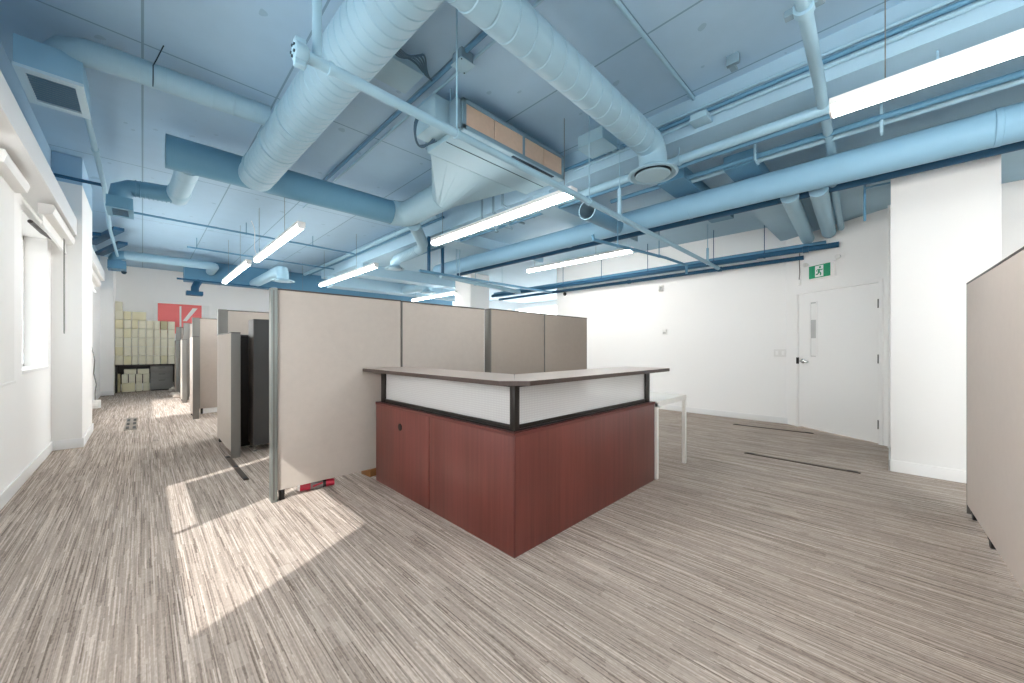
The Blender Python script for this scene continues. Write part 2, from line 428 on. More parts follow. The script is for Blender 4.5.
# baseboards
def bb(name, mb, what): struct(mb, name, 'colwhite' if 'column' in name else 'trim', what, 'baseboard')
BH, BT = 0.115, 0.014
bb('baseboard_left', MB().box(XL, XL + BT, -6, 7.17, 0, BH, 0.003), 'white baseboard below the nearest left windows')
bb('baseboard_pillar', MB().box(XL, -0.54 + BT, 7.17 - BT, 7.17, 0, BH, 0.003).box(-0.54, -0.54 + BT, 7.17, 8.47 + BT, 0, BH, 0.003), 'white baseboard around the left pilaster')
bb('baseboard_left_far', MB().box(XL, XL + BT, 8.48, 14.5, 0, BH, 0.003).box(XL, -0.55 + BT, 14.5 - BT, 14.5, 0, BH, 0.003), 'white baseboard along the far left wall')
bb('baseboard_right', MB().box(7.55 - BT, 7.55, 1.15, 6.0, 0, 0.10, 0.003), 'white baseboard along the long right wall')
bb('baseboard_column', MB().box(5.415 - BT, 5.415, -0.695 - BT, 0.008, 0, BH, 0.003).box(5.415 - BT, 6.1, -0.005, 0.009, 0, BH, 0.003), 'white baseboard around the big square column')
bb('baseboard_back', MB().box(-0.5, 12, 15.7 - BT, 15.7, 0, BH, 0.003), 'white baseboard along back wall')

# windows
for i, (a, b, z0, z1) in enumerate(WIN):
    w = empty('window_%d' % (i + 1), (XL - 0.2, (a + b) / 2, z0),
              ['long left window added behind the camera for daylight', 'bright window nearest the camera on the left wall', 'bright narrow window before the left pilaster', 'bright long window beyond the left pilaster'][i], 'window', None, 'structure')
    mb = MB(); xo, xi = XL - 0.24, XL - 0.17; f = 0.045
    mb.box(xo, xi, a, a + f, z0, z1).box(xo, xi, b - f, b, z0, z1).box(xo, xi, a, b, z0, z0 + 0.03).box(xo, xi, a, b, z1 - f, z1)
    mb.build('window_frame', 'trim', w)
    nm = [2, 1, 1, 2][i]
    for k in range(nm):
        yy = a + (b - a) * (k + 1) / (nm + 1)
        if i == 2: yy = a + 0.62 * (b - a) - 0.42
        MB().box(xo + 0.02, xi - 0.02, yy - 0.02, yy + 0.02, z0 + 0.03, z1 - f).build('mullion', 'edge' if i == 2 else 'trim', w)
    MB().box(XL - 0.207, XL - 0.201, a + f * .6, b - f * .6, z0 + 0.02, z1 - f * .6).build('pane', 'dimmed_glass' if i == 2 else 'glass', w)
    MB().box(XL - 0.17, XL + 0.012, a - 0.0, b + 0.0, z0 - 0.03, z0 - 0.001, 0.003).build('window_sill', 'trim', w)
for i, (a, b) in enumerate(FW):
    w = empty('window_%d' % (i + 5), (12.75, (a + b) / 2, .85), 'added daylight window on the far right wall, %s from the back' % ['third', 'second', 'first'][i], 'window', None, 'structure')
    mb = MB().box(12.72, 12.80, a, a + .05, .85, 3.10).box(12.72, 12.80, b - .05, b, .85, 3.10).box(12.72, 12.80, a, b, .85, .90).box(12.72, 12.80, a, b, 3.05, 3.10).box(12.73, 12.79, (a + b) / 2 - .025, (a + b) / 2 + .025, .9, 3.05)
    mb.build('window_frame', 'trim', w); MB().box(12.757, 12.763, a + .03, b - .03, .88, 3.07).build('pane', 'glass', w)
# pelmets above the windows
def pelmet(y0, y1, zb, what, xo=-0.585):
    struct(MB().box(XL, xo, y0, y1, zb, zb + 0.21, 0.006), 'trim_1', 'trim', what, 'pelmet')
pelmet(-3, 7.165, 2.655, 'long white boxed pelmet over the two nearest left windows')
pelmet(8.475, 12.0, 2.70, 'white boxed pelmet over the window beyond the pilaster')

# roller blinds: cassette, end cap, fabric, bottom bar, chain
def blind(y0, y1, zt, zf, what, chain_y=None, chain_z=1.5, x=-0.70, fab=None):
    b = empty('roller_blind', (x, (y0 + y1) / 2, zf), what, 'blind', 'roller blinds on the left wall')
    mb = MB(); pr = [(x - .05, zt), (x + .045, zt), (x + .055, zt - .03), (x + .04, zt - .085), (x - .01, zt - .10), (x - .05, zt - .095)]
    mb.prism([(p[0], y0, p[1]) for p in pr], (0, y1 - y0, 0)); mb.build('cassette', 'soft_white', b)
    for yy in (y0 - 0.006, y1): MB().prism([(p[0], yy, p[1] + .002) for p in pr], (0, 0.006, 0)).build('end_cap', 'jamb', b)
    fy0, fy1 = fab or (y0 + .02, y1 - .02)
    MB().box(x - .025, x - .022, fy0, fy1, zf, zt - .09).build('blind_fabric', 'blind', b)
    MB().box(x - .035, x - .012, fy0, fy1, zf - .022, zf, 0.004).build('bottom_bar', 'soft_white', b)
    if chain_y is not None:
        pts = [(x, chain_y, zt - .09), (x, chain_y, chain_z + .05)] + [(x, chain_y + .03 - .03 * math.cos(t), chain_z + .05 - .05 * math.sin(t)) for t in (0.5, 1.0, 1.57, 2.1, 2.6)] + [(x, chain_y + .06, chain_z + .05), (x, chain_y + .06, zt - .09)]
        MB().tube(pts, 0.0035, 8).build('pull_chain', 'edge', b)
    return b
blind(2.92, 4.05, 2.62, 1.17, 'white roller blind drawn down over the nearest window', x=-0.715)
blind(4.30, 5.03, 2.62, 0.985, 'white roller blind hanging at the left edge of the photo', x=-0.72)
b2 = blind(5.64, 7.15, 2.62, 2.42, 'white rolled up blind with chain before the left pilaster', 6.75, 1.42, x=-0.65)
MB().tube([(-0.76, 5.75, 2.455), (-0.74, 6.2, 2.45), (-0.72, 6.55, 2.47)], 0.018, 10).build('blind_bracket', 'edged', b2)
blind(8.65, 11.9, 2.66, 2.45, 'white rolled up blind beyond the left pilaster', 9.4, 1.2, x=-0.68)

# door
door = empty('door_1', tuple(P0), 'white flush door with narrow glass lite in turned wall', 'door', None, 'structure')
mb = MB(); dbox(mb, 0.004, DW - 0.004, -0.06, -0.012, 0.012, DH, 0.002); mb.build('door_leaf', 'door', door)
mb = MB(); dbox(mb, -0.045, 0.0, -0.12, 0.012, 0, DH + 0.045, 0.002); dbox(mb, DW, DW + 0.05, -0.12, 0.012, 0, DH + 0.045, 0.002); dbox(mb, -0.045, DW + 0.05, -0.12, 0.012, DH + 0.004, DH + 0.045, 0.002)
mb.build('door_frame', 'jamb', door)
mb = MB(); dbox(mb, -0.02, DW + .02, -0.13, -0.07, 0.0, 0.0); 
mb = MB(); dbox(mb, 0.19, 0.205, -0.012, -0.002, 1.12, 1.95); dbox(mb, 0.29, 0.305, -0.012, -0.002, 1.12, 1.95); dbox(mb, 0.19, 0.305, -0.012, -0.002, 1.95, 1.965); dbox(mb, 0.19, 0.305, -0.012, -0.002, 1.105, 1.12)
lf = mb.build('lite_frame', 'jamb', door)
mb = MB(); dbox(mb, 0.205, 0.29, -0.011, -0.007, 1.12, 1.95); lt = mb.build('lite_glass', 'litegrey', lf)
mb = MB(); dbox(mb, 0.21, 0.288, -0.0068, -0.0045, 1.68, 1.93); dbox(mb, 0.212, 0.286, -0.0068, -0.0045, 1.13, 1.40); mb.build('lite_paper', 'paper', lf)
h = MB(); h.lathe([(0.034, 0), (0.036, 0.010), (0.030, 0.016), (0.015, 0.02), (0.015, 0.05)], DWp(0.075, -0.012, 1.045), nn)
h.tube([DWp(0.075, 0.032, 1.045), DWp(0.09, 0.04, 1.045), DWp(0.13, 0.042, 1.043), DWp(0.20, 0.038, 1.036)], 0.013, 10); h.build('door_handle', 'chrome', door)
mb = MB(); dbox(mb, -0.02, 0.006, -0.02, 0.016, 1.0, 1.10, 0.002); mb.build('strike_plate', 'black', door)
for z in (0.20, 1.05, 1.77):
    mb = MB(); dbox(mb, DW - 0.014, DW + 0.012, -0.014, 0.006, z, z + 0.115, 0.002); mb.tube([DWp(DW, 0.012, z), DWp(DW, 0.012, z + .115)], 0.008, 10); mb.build('hinge', 'edge', door)

# ------------------------------------------------------------------ camera
cam = bpy.data.cameras.new('camera'); co = bpy.data.objects.new('camera', cam); COL.objects.link(co)
TH = math.atan(369.5 / 373.7)
co.location = (0, 0, 1.25); co.rotation_euler = (PI / 2, 0, -TH)
cam.sensor_width = 36; cam.lens = 373.7 / 1024 * 36; cam.shift_y = 6.5 / 1024; cam.clip_start = 0.02; cam.clip_end = 200
S.camera = co

# ------------------------------------------------------------------ reception desk
dk = empty('reception_desk', (1.58, 1.575, 0), 'L-shaped cherry wood reception desk with raised dark counter and dotted glass', 'desk')
X0, Y0, ZB = 1.572, 1.568, 0.741
for (a, b) in ((Y0 + .004, 2.495), (2.504, 3.42)):
    p = MB().box(X0, X0 + .028, a, b, 0.0, ZB - .022, 0.0015).build('front_panel', 'wood', dk)
    if b > 3: MB().lathe([(0.026, 0), (0.031, 0.001), (0.031, 0.004), (0.026, 0.0045)], (X0 + .0005, 2.955, 0.571), (-1, 0, 0)).build('cable_grommet', 'black', p)
MB().box(X0 + .004, 3.45, Y0, Y0 + .028, 0.0, ZB - .022, 0.0015).build('front_panel', 'wood', dk)
MB().box(X0 - .001, X0 + .012, Y0 - .001, Y0 + .012, 0, ZB - .02, .001).build('corner_strip', 'woodcap', dk)
MB().box(3.436, 3.455, Y0 + .03, 2.25, 0, ZB - .022, .0015).build('end_panel', 'woodcap', dk)
MB().box(X0 + .03, 2.28, 3.40, 3.42, 0, ZB - .022, .0015).build('end_panel', 'woodcap', dk)
MB().poly([(X0 - .003, Y0 - .003, ZB - .022), (3.457, Y0 - .003, ZB - .022), (3.457, 2.28, ZB - .022), (2.28, 2.28, ZB - .022), (2.28, 3.423, ZB - .022), (X0 - .003, 3.423, ZB - .022),
           (X0 - .003, Y0 - .003, ZB), (3.457, Y0 - .003, ZB), (3.457, 2.28, ZB), (2.28, 2.28, ZB), (2.28, 3.423, ZB), (X0 - .003, 3.423, ZB)],
          [(5, 4, 3, 2, 1, 0), (6, 7, 8, 9, 10, 11)] + [(i, (i + 1) % 6, 6 + (i + 1) % 6, 6 + i) for i in range(6)]).build('worktop', 'woodcap', dk, smooth=False)
PX, PY = 1.605, 1.60      # outer face of the glazed screen
zt = 1.028
sc_ = [('post', (PX - .003, PX + .04, PY - .003, PY + .04)), ('post', (PX, PX + .034, 3.305, 3.385)), ('post', (3.335, 3.418, PY, PY + .034))]
for nme, (a, b, c, d) in sc_: MB().box(a, b, c, d, ZB, zt, .002).build(nme, 'bronze', dk)
for (a, b, c, d) in ((PX, PX + .034, PY + .034, 3.365), (PX + .034, 3.39, PY, PY + .034)):
    MB().box(a, b, c, d, ZB, ZB + .012).box(a + .004, b - .004 if b - a < .1 else b, c + (.004 if d - c < .1 else 0), d, ZB + .012, ZB + .036, .002).build('bottom_rail', 'bronze', dk)
    MB().box(a, b, c, d, zt - .018, zt, .002).build('top_rail', 'bronze', dk)
MB().box(PX + .012, PX + .020, PY + .03, 3.37, ZB + .03, zt - .01).build('glass_panel', 'dots', dk)
MB().box(PX + .03, 3.395, PY + .012, PY + .020, ZB + .03, zt - .01).build('glass_panel', 'dots', dk)
CX0, CY0, CW, CH = 1.482, 1.479, 0.46, 0.13
def counter(name, pts, mat, z0, z1):
    n = len(pts)
    v = [(p[0], p[1], z0) for p in pts] + [(p[0], p[1], z1) for p in pts]
    mb = MB().poly(v, [tuple(range(n))[::-1], tuple(range(n, 2 * n))] + [(i, (i + 1) % n, n + (i + 1) % n, n + i) for i in range(n)])
    return mb.build(name, mat, dk, smooth=False)
mx = (CX0 + CH / 2, CY0 + CH / 2); inn = (CX0 + CW, CY0 + CW)
L_ = [mx, inn, (CX0 + CW, 3.50), (CX0, 3.52), (CX0, CY0 + CH)]
R_ = [mx, (CX0 + CH, CY0), (3.58, CY0), (3.60, CY0 + CW), inn]
for pts in (L_, R_):
    c1 = counter('counter', pts, 'counter', zt, 1.056)
    cen = (sum(p[0] for p in pts) / 5, sum(p[1] for p in pts) / 5)
    sh = [(p[0] + (0.003 if p[0] < cen[0] else -0.003), p[1] + (0.003 if p[1] < cen[1] else -0.003)) for p in pts]
    n = len(sh); v = [(p[0], p[1], 1.050) for p in sh] + [(p[0], p[1], 1.0575) for p in sh]
    MB().poly(v, [tuple(range(n))[::-1], tuple(range(n, 2 * n))] + [(i, (i + 1) % n, n + (i + 1) % n, n + i) for i in range(n)]).build('counter_top', 'countertop', c1, smooth=False)

# small white table behind the desk
tb = empty('side_table', (3.84, 1.9, 0), 'small white metal table with slim legs at desk right end', 'table')
TX0, TX1, TY0, TY1 = 3.475, 4.205, 1.555, 2.20
MB().box(TX0, TX1, TY0, TY1, .722, .742, .002).build('tabletop', 'tablewhite', tb)
mb = MB().box(TX0, TX1, TY0, TY0 + .022, .69, .7215).box(TX0, TX1, TY1 - .022, TY1, .69, .7215).box(TX0, TX0 + .022, TY0, TY1, .69, .7215).box(TX1 - .022, TX1, TY0, TY1, .69, .7215)
mb.build('table_frame', 'tablewhite', tb)
for (x, y) in ((TX0, TY0), (TX1 - .036, TY0), (TX0, TY1 - .036), (TX1 - .036, TY1 - .036)):
    MB().box(x, x + .036, y, y + .036, 0, .691, .003).build('leg', 'tablewhite', tb)

# ------------------------------------------------------------------ partition screens
def screenX(x0, x1, yf, th, h, what, mat='fabric', post=None, gap=.085, grp=None):
    s = empty('partition_screen', ((x0 + x1) / 2, yf + th / 2, 0), what, 'partition', grp)
    MB().box(x0 + .003, x1 - .003, yf + .004, yf + th - .004, gap, h - .012, .006).build('fabric_panel', mat, s)
    MB().box(x0, x1, yf, yf + th, h - .013, h, .003).build('top_trim', 'edged', s)
    if post:
        MB().box(x0 - post, x0, yf - .012, yf + th + .004, 0.0, h, .004).build('end_post', 'post', s)
        MB().box(x0 - post + .014, x0 - post + .020, yf - .0135, yf - .011, 0.02, h - .02).build('post_groove', 'edged', s)
    else:
        MB().box(x0 - .001, x0 + .012, yf + .001, yf + th - .001, gap, h - .013, .002).build('end_trim', 'edge', s)
    for xx in (x0 + .02, x1 - .06): MB().box(xx, xx + .035, yf + .008, yf + th - .008, 0, gap + .006, .003).build('foot', 'black', s)
    return s
SG = None
screenX(.781, 1.878, 3.508, .065, 1.738, 'tall taupe fabric screen with grey end post left of the desk', post=.044)
screenX(1.884, 2.995, 3.508, .065, 1.734, 'mottled taupe fabric screen directly behind left half of the desk')
screenX(3.04, 4.055, 3.445, .12, 1.737, 'darker taupe fabric screen behind the desk corner', 'fabric_tan')
screenX(4.06, 5.12, 3.445, .12, 1.737, 'darker taupe fabric screen nearest the white right wall', 'fabric_tan')
def screenY(x0, th, y0, y1, h, what, mat='fabric_light', gap=.07):
    s = empty('partition_screen', (x0 + th / 2, (y0 + y1) / 2, 0), what, 'partition')
    MB().box(x0 + .002, x0 + th - .002, y0 + .012, y1, gap, h - .012, .005).build('fabric_panel', mat, s)
    MB().box(x0, x0 + th, y0, y1, h - .013, h, .003).build('top_trim', 'edged', s)
    MB().box(x0 + .001, x0 + th - .001, y0, y0 + .014, .0, h - .012, .003).build('end_trim', 'edge', s)
    for yy in (y0 + .06, y1 - .07): MB().box(x0 + .015, x0 + th - .015, yy, yy + .04, 0, gap + .005, .003).build('foot', 'black', s)
    return s
def endpost(s, x0, w, y0, y1, h):
    MB().box(x0, x0 + w, y0, y1, .0, h, .004).build('end_post', 'edge', s)
s = screenX(.85, 3.1, 6.60, .07, 1.79, 'tall taupe screen of the nearest left cubicle'); endpost(s, .75, .10, 6.59, 6.68, 1.793)
s = screenX(.765, 3.1, 9.20, .07, 1.82, 'tall taupe screen of the second left cubicle with pale floor strip', gap=.10); endpost(s, .665, .10, 9.19, 9.28, 1.823)
MB().box(.78, 3.1, 9.215, 9.255, 0, .10, .003).build('kick_strip', 'trim', s)
s = screenX(.80, 3.1, 11.9, .07, 1.85, 'tall taupe screen of the third left cubicle'); endpost(s, .70, .10, 11.89, 11.98, 1.853)
s = screenX(.75, 3.1, 13.7, .07, 1.82, 'tall taupe screen farthest back beside the cream cartons', 'fabric_tan'); endpost(s, .65, .10, 13.69, 13.78, 1.823)
screenY(.708, .09, 5.22, 6.32, 1.43, 'low taupe screen standing at the nearest left cubicle')
screenY(.625, .09, 8.58, 9.18, 1.455, 'low taupe screen standing at the second left cubicle')
screenY(.64, .09, 11.3, 11.88, 1.45, 'low taupe screen standing at the third left cubicle')
screenY(.62, .09, 13.2, 13.68, 1.45, 'low dark taupe screen farthest back by the carton wall', 'fabric_tan')

# right hand screen on casters, very near the camera
an = math.atan2(-0.046, -1.38)
s = empty('rolling_screen', (4.37, -.40, 0), 'large taupe rolling screen on casters at the right edge', 'partition')
def rs(l0, l1, o0, o1, z0, z1, bev, name, mat, par=s):
    d = Vector((math.cos(an), math.sin(an), 0)); n = Vector((d.y, -d.x, 0))
    if n.y < 0: n = -n
    c = Vector((4.37, -.40, 0)) + d * ((l0 + l1) / 2) - n * ((o0 + o1) / 2) + Vector((0, 0, (z0 + z1) / 2))
    return MB().obox(c, (abs(l1 - l0), abs(o1 - o0), z1 - z0), rz=an, bev=bev).build(name, mat, par)
rs(.012, 3.0, 0.002, .06, .085, 1.722, .005, 'fabric_panel', 'fabric_lifted')
rs(0, 3.0, 0, .062, 1.722, 1.734, .003, 'top_trim', 'edged'); rs(0, .013, .001, .061, .02, 1.722, .003, 'end_trim', 'edge')
for l in (.05, .58, 1.4, 2.4):
    st = rs(l, l + .03, .012, .05, .05, .09, .003, 'caster', 'edged')
    d = Vector((math.cos(an), math.sin(an), 0)); c = Vector((4.37, -.40, 0)) + d * (l + .03) + Vector((.002, -.03, 0.034))
    MB().lathe([(.012, -.012), (.032, -.011), (.034, -.006), (.034, .006), (.032, .011), (.012, .012)], c, (-d.y, d.x, 0), 20).build('wheel', 'rubber', st)

# dark cabinets in the nearest cubicle
cb = empty('storage_cabinet', (1.2, 5.52, 0), 'tall charcoal storage cabinet beside the grey end post', 'cabinet')
MB().box(.953, 1.46, 5.374, 5.68, .075, 1.60, .003).build('cabinet_body', 'charcoal', cb)
MB().box(.947, .953, 5.378, 5.676, .08, 1.595, .002).build('side_panel', 'edged', cb)
for (x, y) in ((.97, 5.40), (1.42, 5.40), (.97, 5.65), (1.42, 5.65)): MB().lathe([(.018, 0), (.018, .01), (.010, .015), (.012, .076)], (x, y, 0)).build('foot', 'chrome', cb)
cb = empty('storage_cabinet', (1.1, 6.0, 0), 'low black cupboard between low screen and charcoal cabinet', 'cabinet')
MB().box(.868, 1.34, 5.78, 6.45, 0.03, 1.40, .003).build('cabinet_body', 'blackbox', cb)
MB().box(.86, 1.345, 5.772, 6.455, 1.40, 1.418, .003).build('cabinet_top', 'edged', cb)
MB().box(.885, 1.32, 5.79, 6.43, 0, .03).build('plinth', 'black', cb)

# ------------------------------------------------------------------ cartons and desk at the back wall
dq = empty('work_desk', (.4, 15.43, 0), 'dark work desk along back wall under stacked cream cartons', 'desk')
MB().box(-.545, 1.6, 15.15, 15.69, .735, .775, .003).build('desktop', 'deskdark', dq)
for x in (-.54, .69, 1.56): MB().box(x, x + .028, 15.17, 15.68, 0, .735, .002).build('side_panel', 'deskdark', dq)
MB().box(-.51, 1.56, 15.655, 15.675, .2, .735).build('back_panel', 'deskdark', dq)
fc = empty('drawer_cabinet', (.41, 15.42, 0), 'grey steel three drawer cabinet beneath the back desk', 'cabinet')
MB().box(.165, .655, 15.20, 15.64, .03, .715, .003).build('cabinet_body', 'filegrey', fc)
MB().box(.18, .64, 15.215, 15.62, 0, .03).build('plinth', 'black', fc)
for (a, b) in ((.045, .345), (.352, .525), (.532, .705)):
    d = MB().box(.172, .648, 15.185, 15.20, a, b, .003).build('drawer', 'filegrey', fc)
    MB().box(.34, .48, 15.172, 15.186, b - .055, b - .035, .003).build('drawer_handle', 'edged', d)
ORD = ['first', 'second', 'third', 'fourth', 'fifth', 'sixth', 'seventh', 'eighth', 'ninth']
def carton(x0, x1, z0, z1, what, mat, y0=15.16, dy=.33, grp='cream cartons stacked on the back desk'):
    c = empty('carton', ((x0 + x1) / 2, y0 + dy / 2, z0), what, 'box', grp)
    g = .007; j = random.uniform(-.004, .03)
    MB().box(x0 + g, x1 - g, y0 + j, y0 + dy, z0, z1 - .012, .006).build('carton_body', mat, c)
    MB().box(x0 + g - .0012, x1 - g + .0012, y0 + j - .0015, y0 + dy + .002, z1 - .050, z1 - .007, .004).build('carton_lid', mat, c)
xs = [-.548, -.384, -.222, -.088, .070, .235, .375, .535, .700]
zs = [.776, 1.035, 1.290, 1.545, 1.805, 2.055]
for r in range(5):
    for k in range(8):
        m = random.choice(['box', 'box', 'box', 'boxy', 'box'])
        if (r, k) == (4, 6): m = 'boxg'
        lo = .0 if k < 7 or r < 4 else 0
        carton(xs[k], xs[k + 1], zs[r], zs[r + 1] - .002, 'cream carton on the back desk, %s row up, %s from the left' % (ORD[r], ORD[k]), m)
z = 2.055
carton(-.548, -.384, z, z + .25, 'cream carton under the single topmost carton at the left', 'box')
carton(-.384, -.222, z, z + .235, 'cream carton on the stack beside the wide carton', 'boxy')
carton(-.215, .080, z, z + .235, 'wide cream carton lying on top of the carton wall', 'boxy')
carton(-.548, -.40, z + .25, z + .505, 'single topmost cream carton in the far left corner', 'box')
U = 'cream cartons stored under the back desk'
for (a, b, c, d, w, m) in ((-.505, -.44, .003, .26, 'narrow khaki carton standing on the floor under desk, far left', 'boxg'), (-.505, -.44, .262, .52, 'narrow khaki carton upon another at left under the desk', 'boxg'),
                        (-.425, -.145, .003, .255, 'wide cream carton on the floor under the desk', 'boxy'), (-.140, .000, .003, .255, 'small cream carton on floor in the middle under the desk', 'box'), (.005, .155, .003, .255, 'small cream carton on floor beside the grey drawer cabinet', 'box'),
                        (-.425, -.29, .257, .50, 'cream carton in middle row under the desk, leftmost', 'box'), (-.285, -.145, .257, .50, 'cream carton in middle row under the desk, second', 'box'), (-.140, .0, .257, .50, 'cream carton in middle row under the desk, third', 'box'), (.005, .155, .257, .50, 'cream carton in middle row beside the grey drawers', 'box'),
                        (-.38, -.12, .502, .65, 'flat cream carton on top under the desk, left one', 'box'), (-.11, .15, .502, .65, 'flat cream carton on top under the desk, right one', 'box')):
    carton(a, b, c, d, w, m, 15.20, .30, U)
for i, (x, y, r, what) in enumerate(((.66, 14.6, .10, 'crumpled beige bundle on floor nearest the grey drawer cabinet'), (.60, 13.05, .085, 'crumpled beige bundle on floor before the farthest low screen'), (.62, 12.6, .075, 'smaller crumpled tan bundle on floor beside the far low screen'))):
    b = bmesh.new(); bmesh.ops.create_icosphere(b, subdivisions=3, radius=r)
    for v in b.verts:
        k = 1 + .16 * math.sin(v.co.x * 60 + i) * math.cos(v.co.y * 50 + v.co.z * 40)
        v.co = Vector((v.co.x * k * 1.2, v.co.y * k, max(v.co.z * k * .8, -r * .45)))
    b.transform(Matrix.Translation((x, y, r * .45))); mb = MB(); mb.add(b); mb.build('cloth_bundle', 'fabric_light' if i < 2 else 'fabric_tan', label=what, cat='bundle')

# interior window with a red sign on the back wall
rw = empty('sign_window', (.9, 15.68, 2.0), 'white framed window with coral red sign above the cartons', 'sign')
yb = 15.695
mb = MB(); mb.box(.27, 1.62, yb - .05, yb, 2.62, 2.70, .004).box(.27, .33, yb - .05, yb, 1.7, 2.62, .004).box(1.36, 1.40, yb - .05, yb, 1.7, 2.62, .004).box(1.53, 1.62, yb - .05, yb, 1.7, 2.62, .004)
mb.build('window_frame', 'jamb', rw)
MB().box(1.40, 1.53, yb - .02, yb - .01, 1.7, 2.62).build('side_pane', 'paper', rw)
rp = MB().box(.33, 1.36, yb - .03, yb - .012, 1.7, 2.62).build('red_panel', 'red', rw)
MB().box(.825, .87, yb - .034, yb - .0302, 1.72, 2.56).build('white_stroke', 'paper', rp)
MB().prism([(.90, yb - .034, 2.10), (1.00, yb - .034, 2.10), (1.26, yb - .034, 2.52), (1.14, yb - .034, 2.52)], (0, .0038, 0)).build('white_stroke', 'paper', rp)

# ------------------------------------------------------------------ small things on the floor and walls
def strip(p, q, w, what, parts=0, name='floor_cover_strip'):
    p = Vector((p[0], p[1], 0)); q = Vector((q[0], q[1], 0)); d = (q - p); L = d.length; a = math.atan2(d.y, d.x)
    s = empty(name, tuple((p + q) / 2), what, 'floor strip')
    MB().obox((p + q) / 2 + Vector((0, 0, .004)), (L, w, .008), rz=a, bev=.002).build('cover_plate', 'cover', s)
    for t in ((.06, .94) if not parts else [i / (parts - 1) * .9 + .05 for i in range(parts)]):
        MB().obox(p + d * t + Vector((0, 0, .009)), (min(.08, L * .12), w * .7, .004), rz=a, bev=.001).build('cover_end', 'black', s)
strip((6.87, 1.80), (6.96, .78), .045, 'dark floor cover strip nearer the white door')
strip((5.10, 1.215), (5.09, .205), .05, 'dark floor cover strip nearer the square column')
strip((.690, 5.36), (.70, 4.28), .045, 'slim dark floor outlet strip beside the grey end post', 3, 'floor_outlet_strip')
fg = empty('floor_outlet', (-.13, 8.85, 0), 'dark floor outlet plate with black openings on carpet at left', 'outlet')
MB().box(-.20, -.065, 8.15, 9.5, 0, .008, .002).build('cover_plate', 'coverlight', fg)
for x in (-.185, -.11):
    for y in (8.22, 8.64, 9.06): MB().box(x, x + .035, y, y + .25, .0081, .0105).build('outlet_opening', 'black', fg)

pk = empty('wrapped_package', (1.15, 3.70, 0), 'red and grey wrapped package lying under the tall screen', 'package')
A = Vector((.955, 3.61, .043)); B = Vector((1.245, 3.54, .040)); D = B - A
def seg(t0, t1, name, mat, r0, r1, n=9):
    p = [A + D * (t0 + (t1 - t0) * i / 4) for i in range(5)]
    rr = [(r0 + (r1 - r0) * i / 4) * (1 + .06 * math.sin(i * 2.3 + t0 * 9)) for i in range(5)]
    return MB().tube(p, .04, n, True, rr).build(name, mat, pk)
seg(0, .06, 'white_end', 'paper', .030, .038); seg(.06, .33, 'red_wrap', 'redpk', .038, .040); seg(.33, .66, 'grey_wrap', 'pkgrey', .038, .036)
seg(.66, .74, 'black_band', 'black', .034, .032); seg(.74, .97, 'red_wrap', 'redpk', .033, .03)
MB().prism([tuple(A + D * .36 + Vector((-.0, -.041, -.008))), tuple(A + D * .62 + Vector((0, -.039, .012))), tuple(A + D * .62 + Vector((0, -.036, .024))), tuple(A + D * .36 + Vector((0, -.040, .006)))], (0, .004, 0)).build('red_stripe', 'redpk', pk)
MB().obox((1.60, 3.62, .035), (.09, .16, .07), rz=.12, bev=.004).build('wood_block', 'brown', label='brown wood block on the floor behind the desk left end', cat='wood block')

ob = empty('power_outlet_box', (-.70, 11.6, 0), 'white power outlet box on the floor past left pilaster', 'outlet')
MB().box(-.775, -.62, 11.55, 11.66, .0, .17, .008).build('outlet_body', 'soft_white', ob)
MB().box(-.735, -.66, 11.546, 11.551, .05, .12, .002).build('outlet_face', 'jamb', ob)
pts = [(-.70, 11.6, .17), (-.70, 11.6, .32), (-.68, 11.55, .5), (-.72, 11.62, .72), (-.70, 11.5, 1.0), (-.73, 11.3, 1.3), (-.74, 11.2, 1.9), (-.74, 11.2, 2.62)]
MB().tube(pts, .008, 8).build('power_cord', 'edge', ob)

def wallbox(name, y, z, w, h, d, mat, what, cat, parts=()):
    b = empty(name, (7.55, y, z), what, cat)
    MB().box(7.55 - d, 7.55, y - w / 2, y + w / 2, z - h / 2, z + h / 2, min(.006, d / 3)).build('cover_plate', mat, b)
    for (n, yy, zz, ww, hh, dd_, mm) in parts: MB().box(7.55 - d - dd_, 7.55 - d, y + yy - ww / 2, y + yy + ww / 2, z + zz - hh / 2, z + zz + hh / 2, .001).build(n, mm, b)
wallbox('thermostat', 3.214, 1.575, .085, .10, .03, 'soft_white', 'small white thermostat alone on the right wall', 'thermostat', (('display', -.0, -.018, .06, .045, .002, 'litegrey'),))
wallbox('light_switch', 1.287, 1.167, .17, .125, .010, 'soft_white', 'white double light switch plate left of the white door', 'switch', (('rocker', -.042, 0, .035, .07, .006, 'jamb'), ('rocker', .042, 0, .035, .07, .006, 'jamb')))
ms = empty('motion_sensor', (7.5, 3.296, 2.40), 'white wedge motion sensor high on the right wall', 'sensor')
MB().prism([(7.55, 3.24, 2.40), (7.55, 3.24, 2.53), (7.50, 3.24, 2.50), (7.47, 3.24, 2.42)], (0, .085, 0)).build('sensor_body', 'soft_white', ms)
MB().prism([(7.497, 3.25, 2.495), (7.468, 3.25, 2.425), (7.466, 3.25, 2.426), (7.495, 3.25, 2.496)], (0, .045, 0)).build('sensor_lens', 'litegrey', ms)
MB().lathe([(.045, 0), (.045, .012), (.036, .035), (.015, .05)], (7.55, 5.741, 2.607), (-1, 0, 0), 20).build('security_camera', 'black', label='small black dome camera on right wall near its corner', cat='camera')

